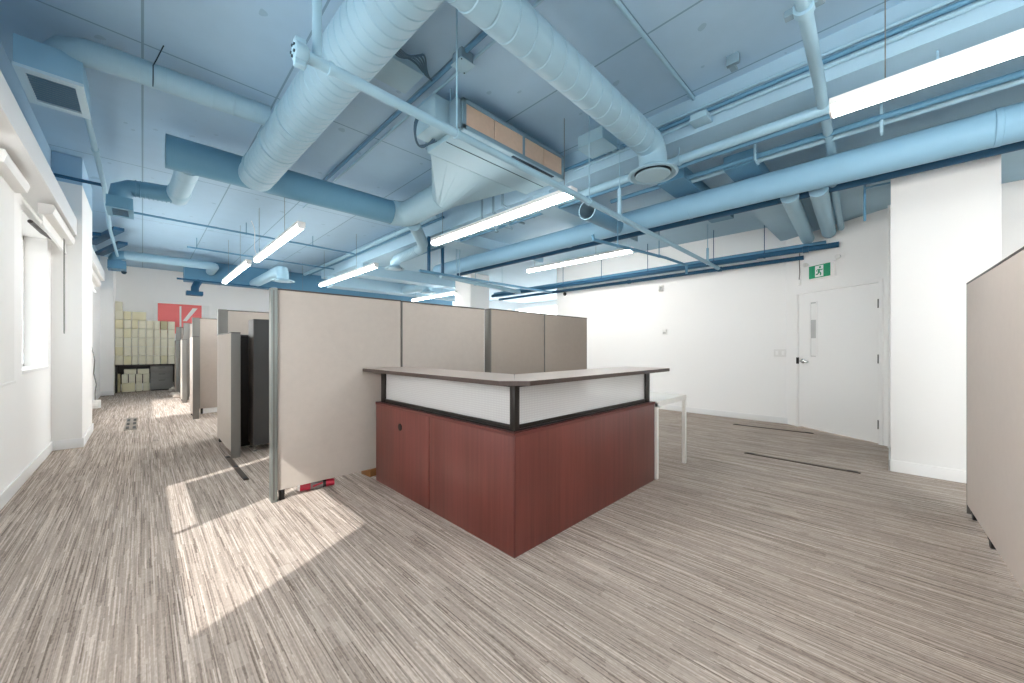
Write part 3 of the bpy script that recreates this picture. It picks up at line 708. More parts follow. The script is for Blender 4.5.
# exit sign above the door
ex = empty('exit_sign', tuple(DWp(.40, .05, 2.29)), 'green running man exit sign above the white door', 'sign')
mb = MB(); dbox(mb, .215, .60, .004, .055, 2.285, 2.505, .006); mb.build('sign_housing', 'jamb', ex)
mb = MB(); dbox(mb, .232, .555, .055, .058, 2.30, 2.49, .001); fp = mb.build('sign_face', 'green', ex)
def flat(pts, name, mat, o=.0582, par=fp):
    MB().prism([tuple(DWp(a, o, z)) for a, z in pts], tuple(nn * .0015)).build(name, mat, par)
flat([(.33, 2.312), (.455, 2.312), (.455, 2.478), (.33, 2.478)], 'doorway_symbol', 'paper')
cx, cz = .395, 2.395
k = MB()
def limb(pts, r):
    for (a, b) in zip(pts[:-1], pts[1:]):
        d = Vector((b[0] - a[0], 0, b[1] - a[1])); n = Vector((-d.z, 0, d.x)).normalized() * r
        q = [(a[0] + n.x, a[1] + n.z), (b[0] + n.x, b[1] + n.z), (b[0] - n.x, b[1] - n.z), (a[0] - n.x, a[1] - n.z)]
        k.prism([tuple(DWp(p_[0], .0600, p_[1])) for p_ in q], tuple(nn * .0012))
limb([(cx + .002, cz + .028), (cx - .010, cz - .012)], .014)                 # trunk
limb([(cx - .008, cz - .008), (cx + .022, cz - .030), (cx + .018, cz - .066)], .009)   # leading leg
limb([(cx - .010, cz - .010), (cx - .018, cz - .040), (cx - .050, cz - .046)], .009)   # trailing leg
limb([(cx + .002, cz + .026), (cx + .032, cz + .012), (cx + .050, cz + .022)], .006)
limb([(cx - .002, cz + .026), (cx - .034, cz + .022), (cx - .042, cz + .000)], .006)
k.prism([tuple(DWp(cx + .012 + .015 * math.cos(t * PI / 6), .0600, cz + .056 + .015 * math.sin(t * PI / 6))) for t in range(12)], tuple(nn * .0012))
k.build('running_figure', 'green', fp)
for (s0, z) in ((.19, 2.53), (.655, 2.545)):
    h = MB(); h.lathe([(.018, 0), (.03, .02), (.034, .05), (.03, .055)], DWp(s0, .03, z), (nn + dd * (.3 if s0 > .4 else -.3)).normalized(), 16); h.tube([DWp(s0, .03, z), DWp(s0 + (-.04 if s0 > .4 else .06), .03, z - .03)], .008, 8); h.build('lamp_head', 'soft_white', ex)
jb = empty('junction_box', tuple(DWp(.03, .02, 2.26)), 'small white junction box with thin wire beside the exit sign', 'junction box')
mb = MB(); dbox(mb, -.01, .055, 0, .035, 2.24, 2.33, .003); mb.build('box_cover', 'jamb', jb)
MB().tube([DWp(.03, .012, 2.33), DWp(.04, .012, 2.45), DWp(.035, .012, 2.6), DWp(.04, .012, 2.75)], .006, 8).build('wire', 'edge', jb)

# ------------------------------------------------------------------ linear lamps
def lamp(x, y0, y1, z, what, w=.085, hangers=(0.3, 0.92), cz=CZ, wire=None, hx=0.0):
    L = y1 - y0
    t = empty('linear_lamp', (x, (y0 + y1) / 2, z), what, 'light', 'linear pendant lamps')
    mb = MB().box(x - w / 2 - .006, x + w / 2 + .006, y0, y1, z + .046, z + .090, .004); mb.build('lamp_housing', 'soft_white', t)
    pr = [(-w / 2, .046), (-w / 2, .018), (-w / 2 + .016, 0), (w / 2 - .016, 0), (w / 2, .018), (w / 2, .046)]
    MB().prism([(x + a, y0 + .012, z + b) for a, b in pr], (0, L - .024, 0)).build('diffuser', 'lamp', t)
    for yy in (y0, y1 - .012): MB().prism([(x + a * 1.05, yy, z + b * 1.02) for a, b in pr], (0, .012, 0)).build('end_cap', 'soft_white', t)
    for k in hangers:
        yy = y0 + L * k
        MB().tube([(x + hx, yy, z + .09), (x + hx, yy, cz)], .003, 6).build('hanger_wire', 'edge', t)
    if wire:
        MB().tube(bez((x, y1 - .1, z + .09), (x - .1, y1 - .05, z + .25), (x + .05, y1 + .05, cz - .4), (x - .05, y1 + .15, cz - .15)), .006, 6).build('power_cord', 'soft_white', t)
    return t
lamp(3.15, -2.25, .272, 2.742, 'long bright linear lamp nearest the camera at upper right', .10, (.1, .9))
lamp(3.10, 2.24, 4.80, 2.785, 'long bright linear lamp hanging before the ceiling air unit', .10, (.06, .93), hx=.035)
lamp(6.0, 3.11, 5.57, 2.90, 'long bright linear lamp close to the white right wall', .085, cz=DZ)
lamp(1.42, 5.20, 7.80, 2.75, 'bright linear lamp at left, nearer of two in one row', wire=True)
lamp(1.36, 8.10, 10.9, 2.75, 'bright linear lamp at left, farther of two in one row', hangers=(.3, .8))
lamp(3.20, 6.95, 10.1, 2.80, 'bright linear lamp hanging above the taupe screens in the middle')
lamp(6.3, 8.6, 11.0, 2.78, 'bright linear lamp half hidden beside the white far column', cz=DZ)

lamp(1.42, -5.0, -2.3, 2.75, 'added linear fill lamp behind the camera in the left row')  # unseen lamp added to even out the light at the front
lamp(1.50, -1.95, .55, 2.80, 'added linear fill lamp out of view above the camera')  # out-of-view lamp added to brighten the near carpet and desk faces
lamp(3.15, -5.6, -3.0, 2.80, 'added linear fill lamp behind the camera in the middle row')  # second unseen lamp added behind the camera for fill
lamp(3.2, 11.0, 13.0, 2.66, 'added linear fill lamp hidden behind screens at the far back')  # lamp added out of sight to brighten the back wall

# ------------------------------------------------------------------ round air ducts
sd = MB().spiral((1.165, -3.0, 3.28), (.955, 5.25, 3.28), .180, .095).build('spiral_duct', 'duct', label='big pale blue spiral duct running overhead towards the left', cat='duct')
for yy in (4.98, 3.72, 4.30):
    MB().lathe([(.180, -.03), (.187, -.028), (.187, .028), (.180, .03)], (1.085 - .0255 * yy, yy, 3.28), (-.0255, 1, 0), 36).build('duct_collar', 'duct', sd)
sc2 = MB().spiral((1.20, 1.625, 3.25), (3.46, 1.655, 3.25), .130, .15).build('spiral_duct', 'duct', label='pale blue spiral duct ending in the big round diffuser', cat='duct')
MB().tube([(3.45, 1.655, 3.25)] + arc((3.47, 1.655, 3.12), (0, 0, 1), (1, 0, 0), .13, 6) + [(3.60, 1.655, 3.04)], .131, 28).build('duct_elbow', 'duct', sc2)
MB().box(1.2, 3.55, 1.78, 1.80, 3.33, 3.40, .003).build('duct_rail', 'mid', sc2)
def diffuser(x, y, z, r, what, neck=.2):
    d = empty('round_diffuser', (x, y, z), what, 'diffuser', 'round ceiling diffusers')
    MB().lathe([(r * .5, neck), (r * .52, .07), (r * .80, .045), (r, .028), (r, .018), (r * .90, .012), (r * .82, .024), (r * .6, .05)], (x, y, z)).build('outer_ring', 'duct', d)
    MB().lathe([(r * .10, .045), (r * .60, .030), (r * .70, .014), (r * .66, .006), (r * .2, 0)], (x, y, z)).build('center_plate', 'ac', d)
    MB().lathe([(r * .5, .046), (r * .88, .034), (r * .88, .030), (r * .5, .040)], (x, y, z)).build('air_gap', 'slot', d)
diffuser(3.60, 1.655, 2.95, .235, 'large round diffuser under the end of spiral duct at right', .10)

# main cross duct, its elbow, the transition to the air unit
md = MB().tube([(.172, 5.39, 3.335), (2.72, 5.39, 3.335)], .172, 36).build('air_duct', 'duct2', label='large deep blue cross duct feeding the spiral duct', cat='duct')
MB().tube([(2.71, 5.39, 3.335)] + arc((2.72, 5.17, 3.335), (0, 1, 0), (1, 0, 0), .22, 9)[1:] + [(2.94, 4.30, 3.345)], .186, 36).build('duct_elbow', 'ac', md)
MB().lathe([(.186, -.02), (.194, -.018), (.194, .018), (.186, .02)], (2.94, 4.32, 3.345), (0, 1, 0), 36).build('duct_collar', 'ac', md)
# square to round transition
mb = MB(); n = 32; sq = []; ci = []
for j in range(n):
    a = 2 * PI * j / n; cx_, sx_ = math.cos(a), math.sin(a); k = 1 / max(abs(cx_), abs(sx_))
    sq.append(mb.bm.verts.new((2.73 + cx_ * k * .62, 3.32, 3.375 + sx_ * k * .135)))
    ci.append(mb.bm.verts.new((2.94 + cx_ * .189, 4.30, 3.345 + sx_ * .189)))
for j in range(n): mb.bm.faces.new((sq[j], sq[(j + 1) % n], ci[(j + 1) % n], ci[j]))
mb.bm.faces.new(sq[::-1]); mb.bm.faces.new(ci); mb.build('duct_transition', 'ac', md, smooth=False)
# branch at left: stub and flexible run to the lower diffuser box
bd = MB().tube([(.37, 5.48, 3.27), (.33, 6.30, 3.22)], .105, 24).build('air_duct', 'duct', label='short round branch duct dropping off the deep blue cross duct', cat='duct')
for t in (.32, .95): MB().lathe([(.105, -.012), (.108, -.010), (.108, .010), (.105, .012)], (.37 - .04 * t, 5.48 + .82 * t, 3.27 - .05 * t), (-.04, .70, -.04), 24).build('duct_band', 'duct', bd)
fl = MB().tube([(.33, 6.42, 3.22), (.20, 6.47, 3.21), (.05, 6.5, 3.21), (-.10, 6.55, 3.21), (-.18, 6.56, 3.16), (-.2, 6.56, 3.04)], .100, 20, radii=[.102, .1, .098, .094, .10, .10]).build('flexible_duct', 'duct2', label='wrinkled flexible duct to the smaller box at left', cat='duct')
for i in range(9): MB().lathe([(.100, -.006), (.106, 0), (.100, .006)], (-.06 + i * .040, 6.525 - i * .006, 3.21), (1, 0, 0), 20).build('duct_rib', 'duct2', fl)
MB().lathe([(.112, -.13), (.116, -.12), (.116, .10), (.112, .11)], (.325, 6.40, 3.22), (-.04, .7, -.04), 24).build('end_cap', 'duct', fl)

def grille_box(x0, x1, y0, y1, z0, z1, what, mat='insul'):
    g = empty('supply_box', ((x0 + x1) / 2, (y0 + y1) / 2, z0), what, 'air outlet')
    mb = MB().box(x0, x1, y0, y1, z0 + .02, z1, .006)
    mb.build('box_body', mat, g)
    m_ = .045; x0 -= .002; x1 += .002; y0 -= .002; y1 += .002
    MB().box(x0, x1, y0, y0 + m_ * 1.5, z0, z0 + .0215).box(x0, x1, y1 - m_ * 1.5, y1, z0, z0 + .0215).box(x0, x0 + m_, y0 + m_ * 1.5, y1 - m_ * 1.5, z0, z0 + .0215).box(x1 - m_, x1, y0 + m_ * 1.5, y1 - m_ * 1.5, z0, z0 + .0215).build('grille_frame', 'acl' if mat == 'insul' else mat, g)
    gl = MB(); k = 12
    for i in range(k):
        yy = y0 + m_ * 1.5 + (y1 - y0 - 3 * m_) * (i + .5) / k
        gl.obox(((x0 + x1) / 2, yy, z0 + .008), (x1 - x0 - 2 * m_, .014, .003), rx=.3)
    gl.build('louver', 'louver', g)
    MB().box(x0 + m_, x1 - m_, y0 + m_, y1 - m_, z0 + .017, z0 + .0205).build('grille_back', 'mid', g)
    return g
grille_box(-.635, -.316, 4.24, 4.80, 3.20, 3.42, 'large blue supply box with louvered grille at upper left')
grille_box(-.305, -.08, 6.40, 6.85, 2.905, 3.045, 'smaller blue supply box with dark grille below flexible duct', 'duct2')
fd = MB().tube([(.86, 4.17, 3.46), (-.16, 4.23, 3.47)] + [(-.29, 4.25, 3.47), (-.40, 4.32, 3.465), (-.46, 4.42, 3.44), (-.47, 4.52, 3.40)], .092, 22).build('flexible_duct', 'duct', label='round branch duct from the spiral duct to the louvered box', cat='duct')
for i in range(6): MB().lathe([(.092, -.005), (.096, -.004), (.096, .004), (.092, .005)], (.74 - i * .15, 4.177 + i * .009, 3.461 + i * .0015), (-1, .06, .01), 22).build('duct_band', 'duct', fd)
MB().tube([(.06, 4.19, 3.365), (.06, 4.118, 3.42), (.06, 4.125, 3.50), (.08, 4.13, 3.56), (.12, 4.05, 3.65)], .004, 6).build('hanger_strap', 'slot', fd)

# far duct along the back, its elbow and box
br = MB().tube([(-.30, 12.36, 3.38), (1.16, 12.36, 3.38)] + arc((1.16, 12.54, 3.38), (0, -1, 0), (1, 0, 0), .18, 6)[1:] + [(1.34, 13.2, 3.36)], .105, 24).build('air_duct', 'duct', label='round blue duct across the back left under the ceiling', cat='duct')
MB().tube([(-.28, 12.36, 3.38), (-.40, 12.38, 3.36), (-.45, 12.42, 3.28), (-.45, 12.45, 3.22)], .105, 20).build('duct_elbow', 'duct2', br)
grille_box(-.56, -.27, 12.30, 12.75, 3.05, 3.24, 'small blue supply box before the far white pilaster', 'mid')
MB().lathe([(.05, .06), (.05, .05), (.04, .02), (.02, 0)], (-.31, 12.70, 2.992), n=18).build('dome_camera', 'slot', label='small dark dome hanging under the far blue supply box', cat='camera')
bk = MB().box(.80, 9.5, 13.25, 13.75, 3.08, 3.64, .01).build('rectangular_duct', 'mid', label='long rectangular blue duct across the room near back wall', cat='duct')
rb = empty('return_box', (1.0, 13.3, 2.66), 'dark blue outlet box hanging below the long back duct', 'air outlet')
MB().box(.82, 1.16, 12.95, 13.25, 2.66, 2.76, .005).build('box_body', 'deep', rb)
MB().tube([(1.0, 13.1, 2.76), (1.0, 13.1, 2.86), (1.04, 13.2, 2.97), (1.10, 13.35, 3.09)], .085, 18).build('duct_elbow', 'deep', rb)
# elbows with diffusers
d2 = MB().tube([(3.06, 5.30, 3.20), (3.60, 5.95, 3.16), (3.72, 6.12, 3.13), (3.72, 6.40, 3.10), (3.72, 6.92, 3.08), (3.71, 7.10, 3.06), (3.70, 7.18, 3.0), (3.70, 7.18, 2.93)], .098, 20).build('flexible_duct', 'duct', label='ribbed flexible duct bending from the air unit to a diffuser', cat='duct')
for i in range(11): MB().lathe([(.098, -.006), (.104, 0), (.098, .006)], (3.72, 6.30 + i * .056, 3.105 - i * .0024), (0, 1, -.04), 20).build('duct_rib', 'duct', d2)
diffuser(3.70, 7.18, 2.86, .20, 'round diffuser hanging over the mottled screens', .08)
MB().tube([(2.36, 13.25, 3.16), (2.36, 10.7, 3.12), (2.36, 10.35, 3.12), (2.37, 10.18, 3.08), (2.37, 10.15, 2.98), (2.37, 10.15, 2.88)], .125, 20).build('air_duct', 'duct', label='round blue elbow duct by the two left lamps', cat='duct')
diffuser(2.37, 10.15, 2.82, .25, 'round diffuser between the left lamps and the tall screen', .08)
MB().tube([(5.97, 10.895, 3.10), (5.9, 9.7, 3.06), (5.9, 9.5, 3.02), (5.9, 9.48, 2.92)], .13, 20).build('air_duct', 'duct', label='round blue elbow duct left of the white far column', cat='duct')
diffuser(5.9, 9.48, 2.84, .25, 'round diffuser left of the white far column', .09)

# ------------------------------------------------------------------ suspended air unit
au = empty('air_unit', (2.77, 3.0, 3.23), 'pale blue ceiling air unit with four beige filter panels', 'air unit')
ux0, ux1, uy0, uy1, uz0, uz1 = 2.06, 3.53, 2.70, 3.31, 3.235, 3.51
MB().box(ux0, ux1, uy0 + .06, uy1, uz0, uz1, .004).build('unit_body', 'ac', au)
MB().box(ux0 - .01, ux1 + .01, uy0 - .0, uy0 + .026, uz1 - .035, uz1, .003).box(ux0 - .01, ux1 + .01, uy0, uy0 + .026, uz0, uz0 + .04, .003).box(ux0 - .01, ux0 + .03, uy0, uy0 + .026, uz0, uz1, .003).box(ux1 - .03, ux1 + .01, uy0, uy0 + .026, uz0, uz1, .003).box(2.84, 2.865, uy0, uy0 + .026, uz0, uz1, .003).build('filter_frame', 'acd', au)
MB().box(ux0 - .005, ux1 + .005, uy0 + .028, uy0 + .062, uz0 + .004, uz1 - .004).build('filter_rack', 'acd', au)
fx = [ux0 + .03, 2.445, 2.84]; fx2 = [2.865, 3.18, ux1 - .03]
for a, b in ((fx[0], fx[1] - .006), (fx[1] + .006, fx[2]), (fx2[0], fx2[1] - .006), (fx2[1] + .006, fx2[2])):
    MB().box(a, b, uy0 + .014, uy0 + .030, uz0 + .04, uz1 - .035).build('filter_panel', 'filter', au)
MB().box(ux0, ux1, uy0 - .0, uy0 + .10, uz0 - .012, uz0, .003).build('drip_lip', 'ac', au)
MB().box(2.70, 3.36, uy0 + .012, uy0 + .045, uz0 - .020, uz0 - .0125, .002).build('filter_track', 'slot', au)
MB().box(ux0, ux1, uy0 + .10, uy0 + .16, uz0 - .005, uz0 - .0005).build('service_gap', 'acd', au)
MB().box(ux0 + .02, ux1 - .02, uy0 + .30, uy0 + .306, uz0 - .004, uz0 - .0003).build('panel_joint', 'slot', au)
MB().box(1.86, 2.045, 2.86, 3.20, 3.27, 3.53, .006).build('control_box', 'ac', au)
MB().box(2.00, 2.055, 2.72, 2.84, 3.24, 3.50, .003).build('side_bracket', 'acd', au)
for (x, y) in ((2.03, 2.86), (3.55, 2.86), (2.03, 3.28), (3.55, 3.28)): MB().tube([(x, y, 3.24), (x, y, CZ)], .007, 8).build('hanger_rod', 'pipe', au)
def cable(pts, r, what, mat='cable', name='cable'):
    p = []
    for q in pts: p += bez(*q)
    return MB().tube(p, r, 8).build(name, mat, label=what, cat='cable')
for i in range(3):
    o = i * .022
    cable([((1.86, 3.0 + o, 3.40), (1.70 - o, 2.95, 3.35), (1.74, 3.04, 3.08 - o), (1.83 + o, 3.07, 3.13)), ((1.83 + o, 3.07, 3.13), (1.90, 3.08, 3.16), (1.95, 3.1, 3.2), (1.99 + o, 3.1, 3.262))], .007 + .003 * (i == 1),
          ['thin cable looping under the air unit control box, outermost', 'thick hose looping under the air unit control box', 'thin cable looping under the air unit control box, innermost'][i])
# loose cable coil beside the spiral duct
for i in range(5):
    o = i * .028
    cable([((1.24, 2.45 + o, 3.60 - o * .3), (1.30 + o, 2.60, 3.52 - o * .4), (1.36 + o, 2.74 - o * .5, 3.50 + o * .2), (1.50 + o * .6, 2.70 - o, 3.56)),
           ((1.50 + o * .6, 2.70 - o, 3.56), (1.62, 2.70 - o, 3.58), (1.68, 2.80 - o * .3, 3.58), (1.80, 2.82, 3.60 - o * .1))], .008,
          'slate cable in the loose bundle beside the spiral duct, %s strand' % ORD[i], 'cable')
vf = empty('valve_set', (3.7, 3.9, 3.1), 'cluster of small pipes and valves hanging behind the long middle lamp', 'valves')
for i, (x, y) in enumerate(((3.52, 3.75), (3.62, 4.05), (3.66, 4.35))):
    MB().tube([(x, y, CZ - .003), (x, y, 3.22), (x + .10, y - .05, 3.16), (x + .55, y - .10, 3.16)], .018, 10).build('pipe', 'acd', vf)
    MB().lathe([(.02, 0), (.034, .01), (.034, .05), (.02, .06), (.012, .07), (.012, .1), (.03, .105), (.03, .115)], (x + .22, y - .07, 3.15), (0, -.2, -1), 14).build('valve', 'acd', vf)
# flat pull box, junction box and twin conduit on the slab
fb = MB().box(1.36, 1.70, 2.78, 3.10, 3.56, CZ, .004).build('pull_box', 'ac', label='flat square pull box on ceiling beside the cable bundle', cat='junction box')
jb = empty('junction_box', (1.86, 2.45, 3.54), 'square junction box with cover plate on ceiling twin conduit', 'junction box')
MB().box(1.80, 1.92, 2.39, 2.51, 3.56, CZ, .004).build('box_body', 'acd', jb); MB().box(1.788, 1.932, 2.378, 2.522, 3.552, 3.56, .004).build('cover_plate', 'ac', jb)
for (dx, dy) in ((-.055, -.055), (.055, .055)): MB().lathe([(.006, 0), (.006, .004)], (1.86 + dx, 2.45 + dy, 3.549), n=10).build('screw', 'slot', jb)
def pipe(pts, r, what, mat='pipe', name='pipe', cat='pipe', n=14, couple=(), rods=(), rz=CZ):
    pts = [Vector(p) for p in pts]
    o = MB().tube(pts, r, n).build(name, mat, label=what, cat=cat)
    for (i, t) in couple:
        a, b = pts[i], pts[i + 1]; c = a.lerp(b, t); ax = (b - a).normalized()
        cp = MB().lathe([(r * 1.02, -.035), (r * 1.25, -.032), (r * 1.25, .032), (r * 1.02, .035)], c, ax, 18)
        cp.build('coupling', mat, o)
    for (i, t) in rods:
        c = pts[i].lerp(pts[i + 1], t)
        MB().tube([c, (c.x, c.y, rz)], .006, 8).build('hanger_rod', mat, o)
        MB().lathe([(r * 1.05, -.012), (r * 1.22, -.010), (r * 1.22, .010), (r * 1.05, .012)], c, (pts[i + 1] - pts[i]), 16).build('clamp_ring', mat, o)
    return o
pipe([(1.84, -.5, 3.625), (1.84, 2.38, 3.625)], .018, 'thin ceiling conduit running from spiral duct to junction box', 'mid', 'conduit', 'conduit', 10)
pipe([(1.84, 2.52, 3.625), (1.84, 6.6, 3.625)], .018, 'thin ceiling conduit running away past the cable bundle', 'mid', 'conduit', 'conduit', 10)
pipe([(1.94, -.5, 3.63), (1.94, 7.0, 3.63)], .012, 'slim ceiling conduit beside the junction box', 'pipe', 'conduit', 'conduit', 10)
pipe([(2.1, 1.32, 3.634), (3.75, 1.32, 3.634)], .016, 'straight thin conduit on slab above round diffuser duct', 'pipe', 'conduit', 'conduit', 10)

# ------------------------------------------------------------------ sprinkler main (near, low)
D0 = Vector((.555, 1.985, 2.66)); D1 = Vector((7.25, 2.135, 2.66))
sp = pipe([D0, D1], .028, 'long low sprinkler pipe crossing under ducts towards the right wall', 'pipe', 'sprinkler_pipe', 'pipe', 18, couple=((0, .985),), rods=((0, .137), (0, .375), (0, .465), (0, .91)))
dx_ = (D1 - D0).normalized()
MB().lathe([(.026, 0), (.042, .006), (.046, .02), (.046, .05), (.040, .06), (.028, .066)], D0 - dx_ * .05, dx_, 20).build('grooved_cap', 'pipe', sp)
for t, z1 in ((.465, 2.97), (.91, 2.90)):
    c = D0.lerp(D1, t); MB().tube([(c.x, c.y, 2.69), (c.x, c.y, z1)], .020, 12).build('hanger_sleeve', 'pipe', sp)
for a in range(5): MB().lathe([(.007, 0), (.007, .006)], D0 - dx_ * .054 + Vector((-dx_.y * math.cos(a * 1.257), dx_.x * math.cos(a * 1.257), math.sin(a * 1.257))) * .026, dx_, 10).build('bolt_hole', 'slot', sp)
for a in (0, 1): MB().obox(D0 + Vector((-.02, .0, .05 - .1 * a)), (.05, .04, .03), bev=.006).build('cap_bolt', 'pipe', sp)
MB().lathe([(.026, -.012), (.034, -.010), (.034, .010), (.026, .012)], D0 + dx_ * .12, dx_, 18).build('clamp_ring', 'pipe', sp)
pipe([(.612, 1.987, 2.68), (.612, 1.987, CZ)], .022, 'vertical blue hanger pipe holding the near end of the sprinkler pipe', 'pipe', 'hanger_pipe', 'pipe')
pipe([(3.98, 2.60, 2.66), (4.0, 2.60, 2.60), (5.55, 2.36, 2.60), (6.3, 2.33, 2.60), (6.3, 2.33, 2.46)], .020, 'thin side pipe under the sprinkler pipe ending in a drop', 'mid', 'pipe', 'pipe', rods=((1, .3), (1, .9)), rz=DZ)
R0 = Vector((3.72, 5.52, 2.64))
st = MB().box(3.55, 7.3, 5.94, 5.99, 2.62, 2.665, .004).build('strut_channel', 'mid', label='blue strut channel crossing in front of the white far column', cat='channel')
for x in (3.72, 4.02): MB().box(x, x + .05, 5.945, 5.985, 2.66, DZ, .003).build('strut_post', 'deep', st)
for x in (4.36, 4.44): MB().tube([(x, 5.96, 2.66), (x, 5.96, DZ)], .008, 8).build('hanger_rod', 'pipe', st)
pipe([(4.3, 6.4, 2.72), (7.2, 6.9, 2.72)], .05, 'blue pipe slanting behind the strut channel towards wall corner', 'pipe', 'pipe', 'pipe', rods=((0, .36), (0, .7)), rz=DZ)

# big insulated pipe and neighbours under the lowered slab
G = pipe([(4.835, -3.5, 3.0), (4.835, 0, 3.0), (4.80, 7.25, 3.0)], .142, 'big light blue insulated pipe crossing the whole right side', 'insul', 'insulated_pipe', 'pipe', 32)
for yy in (-.6, 1.75, 3.6): MB().lathe([(.143, -.02), (.146, -.018), (.146, .018), (.143, .02)], (4.83, yy, 3.0), (0, 1, 0), 32).build('insulation_band', 'insul', G)
pipe([(5.20, -3.4, 2.945), (5.18, 7.0, 2.945)], .045, 'dark blue pipe tucked behind the big insulated pipe', 'deep', 'pipe', 'pipe')
pipe([(3.90, -3.5, 3.17), (3.90, 7.4, 3.17)], .044, 'blue pipe under lowered slab, upper one of a close pair', 'pipe', 'pipe', 'pipe', couple=((0, .50),), rods=((0, .46), (0, .30)), rz=DZ)
pipe([(3.985, -3.5, 3.15), (3.985, 7.2, 3.15)], .030, 'blue pipe under lowered slab, lower one of a close pair', 'mid', 'pipe', 'pipe')
pipe([(4.42, -3.5, 3.19), (4.42, 2.6, 3.19)], .026, 'thin blue pipe just above the big insulated pipe, nearer one', 'mid', 'pipe', 'pipe')
pipe([(4.55, -3.5, 3.20), (4.55, 1.65, 3.20)], .030, 'thin blue pipe just above the big insulated pipe, farther one', 'pipe', 'pipe', 'pipe')
hk = MB().tube([(4.36, .95, 3.30), (4.36, .95, 3.14), (4.50, .95, 3.14)], .012, 8).build('pipe_bracket', 'pipe', label='small pipe bracket under the lowered slab', cat='bracket')
MB().tube([(4.42, .05, 3.30), (4.42, .05, 3.12), (4.44, .05, 3.08), (4.48, .05, 3.07), (4.52, .05, 3.10)], .012, 8).build('pipe_hook', 'pipe', label='small hook bracket above the big insulated pipe at right', cat='bracket')
# conduits clipped on the near face of the lowered slab
for i, (z, r) in enumerate(((3.505, .016), (3.455, .020), (3.405, .016))):
    pipe([(3.728, -3.5, z), (3.728, [2.0, 2.9, 2.7][i], z)], r, 'conduit clipped to the lowered slab face, %s of three' % ['top', 'middle', 'lowest'][i], 'pipe' if i != 1 else 'mid', 'conduit', 'conduit', 10)
jb = empty('junction_box', (3.6, 2.2, 3.24), 'larger blue junction box between air unit and spiral duct', 'junction box')
MB().box(3.30, 3.58, 2.04, 2.34, 3.38, 3.50, .004).build('box_body', 'ac', jb); MB().box(3.29, 3.59, 2.03, 2.35, 3.37, 3.379, .003).build('cover_plate', 'duct', jb)
for i in range(3): MB().tube([(3.58, 2.10 + i * .08, 3.44), (3.752, 2.05 + i * .08, 3.44)], .022, 10).build('conduit_stub', 'pipe', jb)
jb = empty('junction_box', (3.66, 1.35, 3.3), 'small flat junction box on the lowered slab edge', 'junction box')
MB().box(3.60, 3.745, 1.16, 1.30, 3.345, 3.40, .004).build('box_body', 'ac', jb); MB().box(3.592, 3.748, 1.152, 1.308, 3.338, 3.345, .003).build('cover_plate', 'duct', jb)
sb = empty('ceiling_bracket', (3.45, .88, 3.58), 'small blue steel bracket on slab near the lowered edge', 'bracket')
MB().box(3.42, 3.46, .86, .95, 3.57, CZ, .003).build('bracket_plate', 'acd', sb); MB().box(3.46, 3.53, .89, .94, 3.57, 3.582, .003).build('bracket_tongue', 'acd', sb)
# vertical looking pipe crossing to the right wall
F = pipe([(1.6, .315, 3.16), (3.55, .36, 3.16), (3.72, .372, 3.185), (4.86, .41, 3.21), (5.0, .415, 3.17), (5.16, .42, 2.97), (7.0, .485, 2.94)], .036, 'blue drain pipe with clamp crossing beside the long lamp', 'pipe', 'drain_pipe', 'pipe', 18)
fc_ = Vector((2.64, .339, 3.16)); fa = Vector((1, .023, 0)).normalized()
MB().lathe([(.036, -.024), (.052, -.022), (.052, .022), (.036, .024)], fc_, fa, 20).build('pipe_coupling', 'pipe', F)
for a in (-1, 1): MB().obox(fc_ + Vector((0, .068 * a, 0)), (.05, .045, .04), bev=.008).build('coupling_bolt', 'acd', F)
pipe([(5.06, .78, 2.925), (7.24, .885, 2.92)], .082, 'thick blue pipe end over the door, nearer the far wall', 'pipe', 'pipe', 'pipe', 22)
pipe([(5.06, .53, 2.925), (7.05, .62, 2.92)], .082, 'thick blue pipe end over the door, nearer the column', 'pipe', 'pipe', 'pipe', 22)
pipe([(5.50, .19, 3.035), (5.50, .19, 2.61)], .011, 'thin vertical conduit beside the column top', 'mid', 'conduit', 'conduit', 8)
pipe([(5.50, .19, 2.962), (5.50, -.004, 2.962)], .010, 'thin horizontal conduit tying into the column top', 'mid', 'conduit', 'conduit', 8)
stb = MB().tube([(3.92, 2.64, 2.96), (4.80, 2.69, 2.98)], .115, 24, cap=False)
stb = stb.build('duct_stub', 'mid', label='open ended round duct stub joining the big insulated pipe', cat='duct')
MB().tube([(3.93, 2.64, 2.96), (4.80, 2.69, 2.98)], .108, 24, cap=False).build('inner_lining', 'acd', stb)
MB().lathe([(.108, 0), (.118, 0), (.118, .012), (.108, .012), (.108, 0)], (3.915, 2.64, 2.96), (1, .05, .02), 24, cap=False).build('stub_rim', 'pipe', stb)
# pipes along the right wall
pipe([(7.05, .51, 2.725), (7.12, 8.0, 2.735)], .040, 'deep blue pipe along right wall, thick upper one reaching the exit sign', 'deep', 'pipe', 'pipe', couple=((0, .05),), rods=((0, .12), (0, .22), (0, .38), (0, .52), (0, .66)), rz=DZ)
pipe([(7.14, .66, 2.80), (7.20, 8.0, 2.81)], .030, 'deep blue pipe along right wall, highest and thin', 'mid', 'pipe', 'pipe')
pipe([(7.22, 1.55, 2.745), (7.28, 8.0, 2.75)], .036, 'deep blue pipe along right wall, hidden behind the thick one', 'mid', 'pipe', 'pipe')
pipe([(7.36, .95, 2.665), (7.40, 8.0, 2.66)], .033, 'deep blue pipe along right wall, lowest one ending left of exit sign', 'deep', 'pipe', 'pipe', couple=((0, .17), (0, .42)))
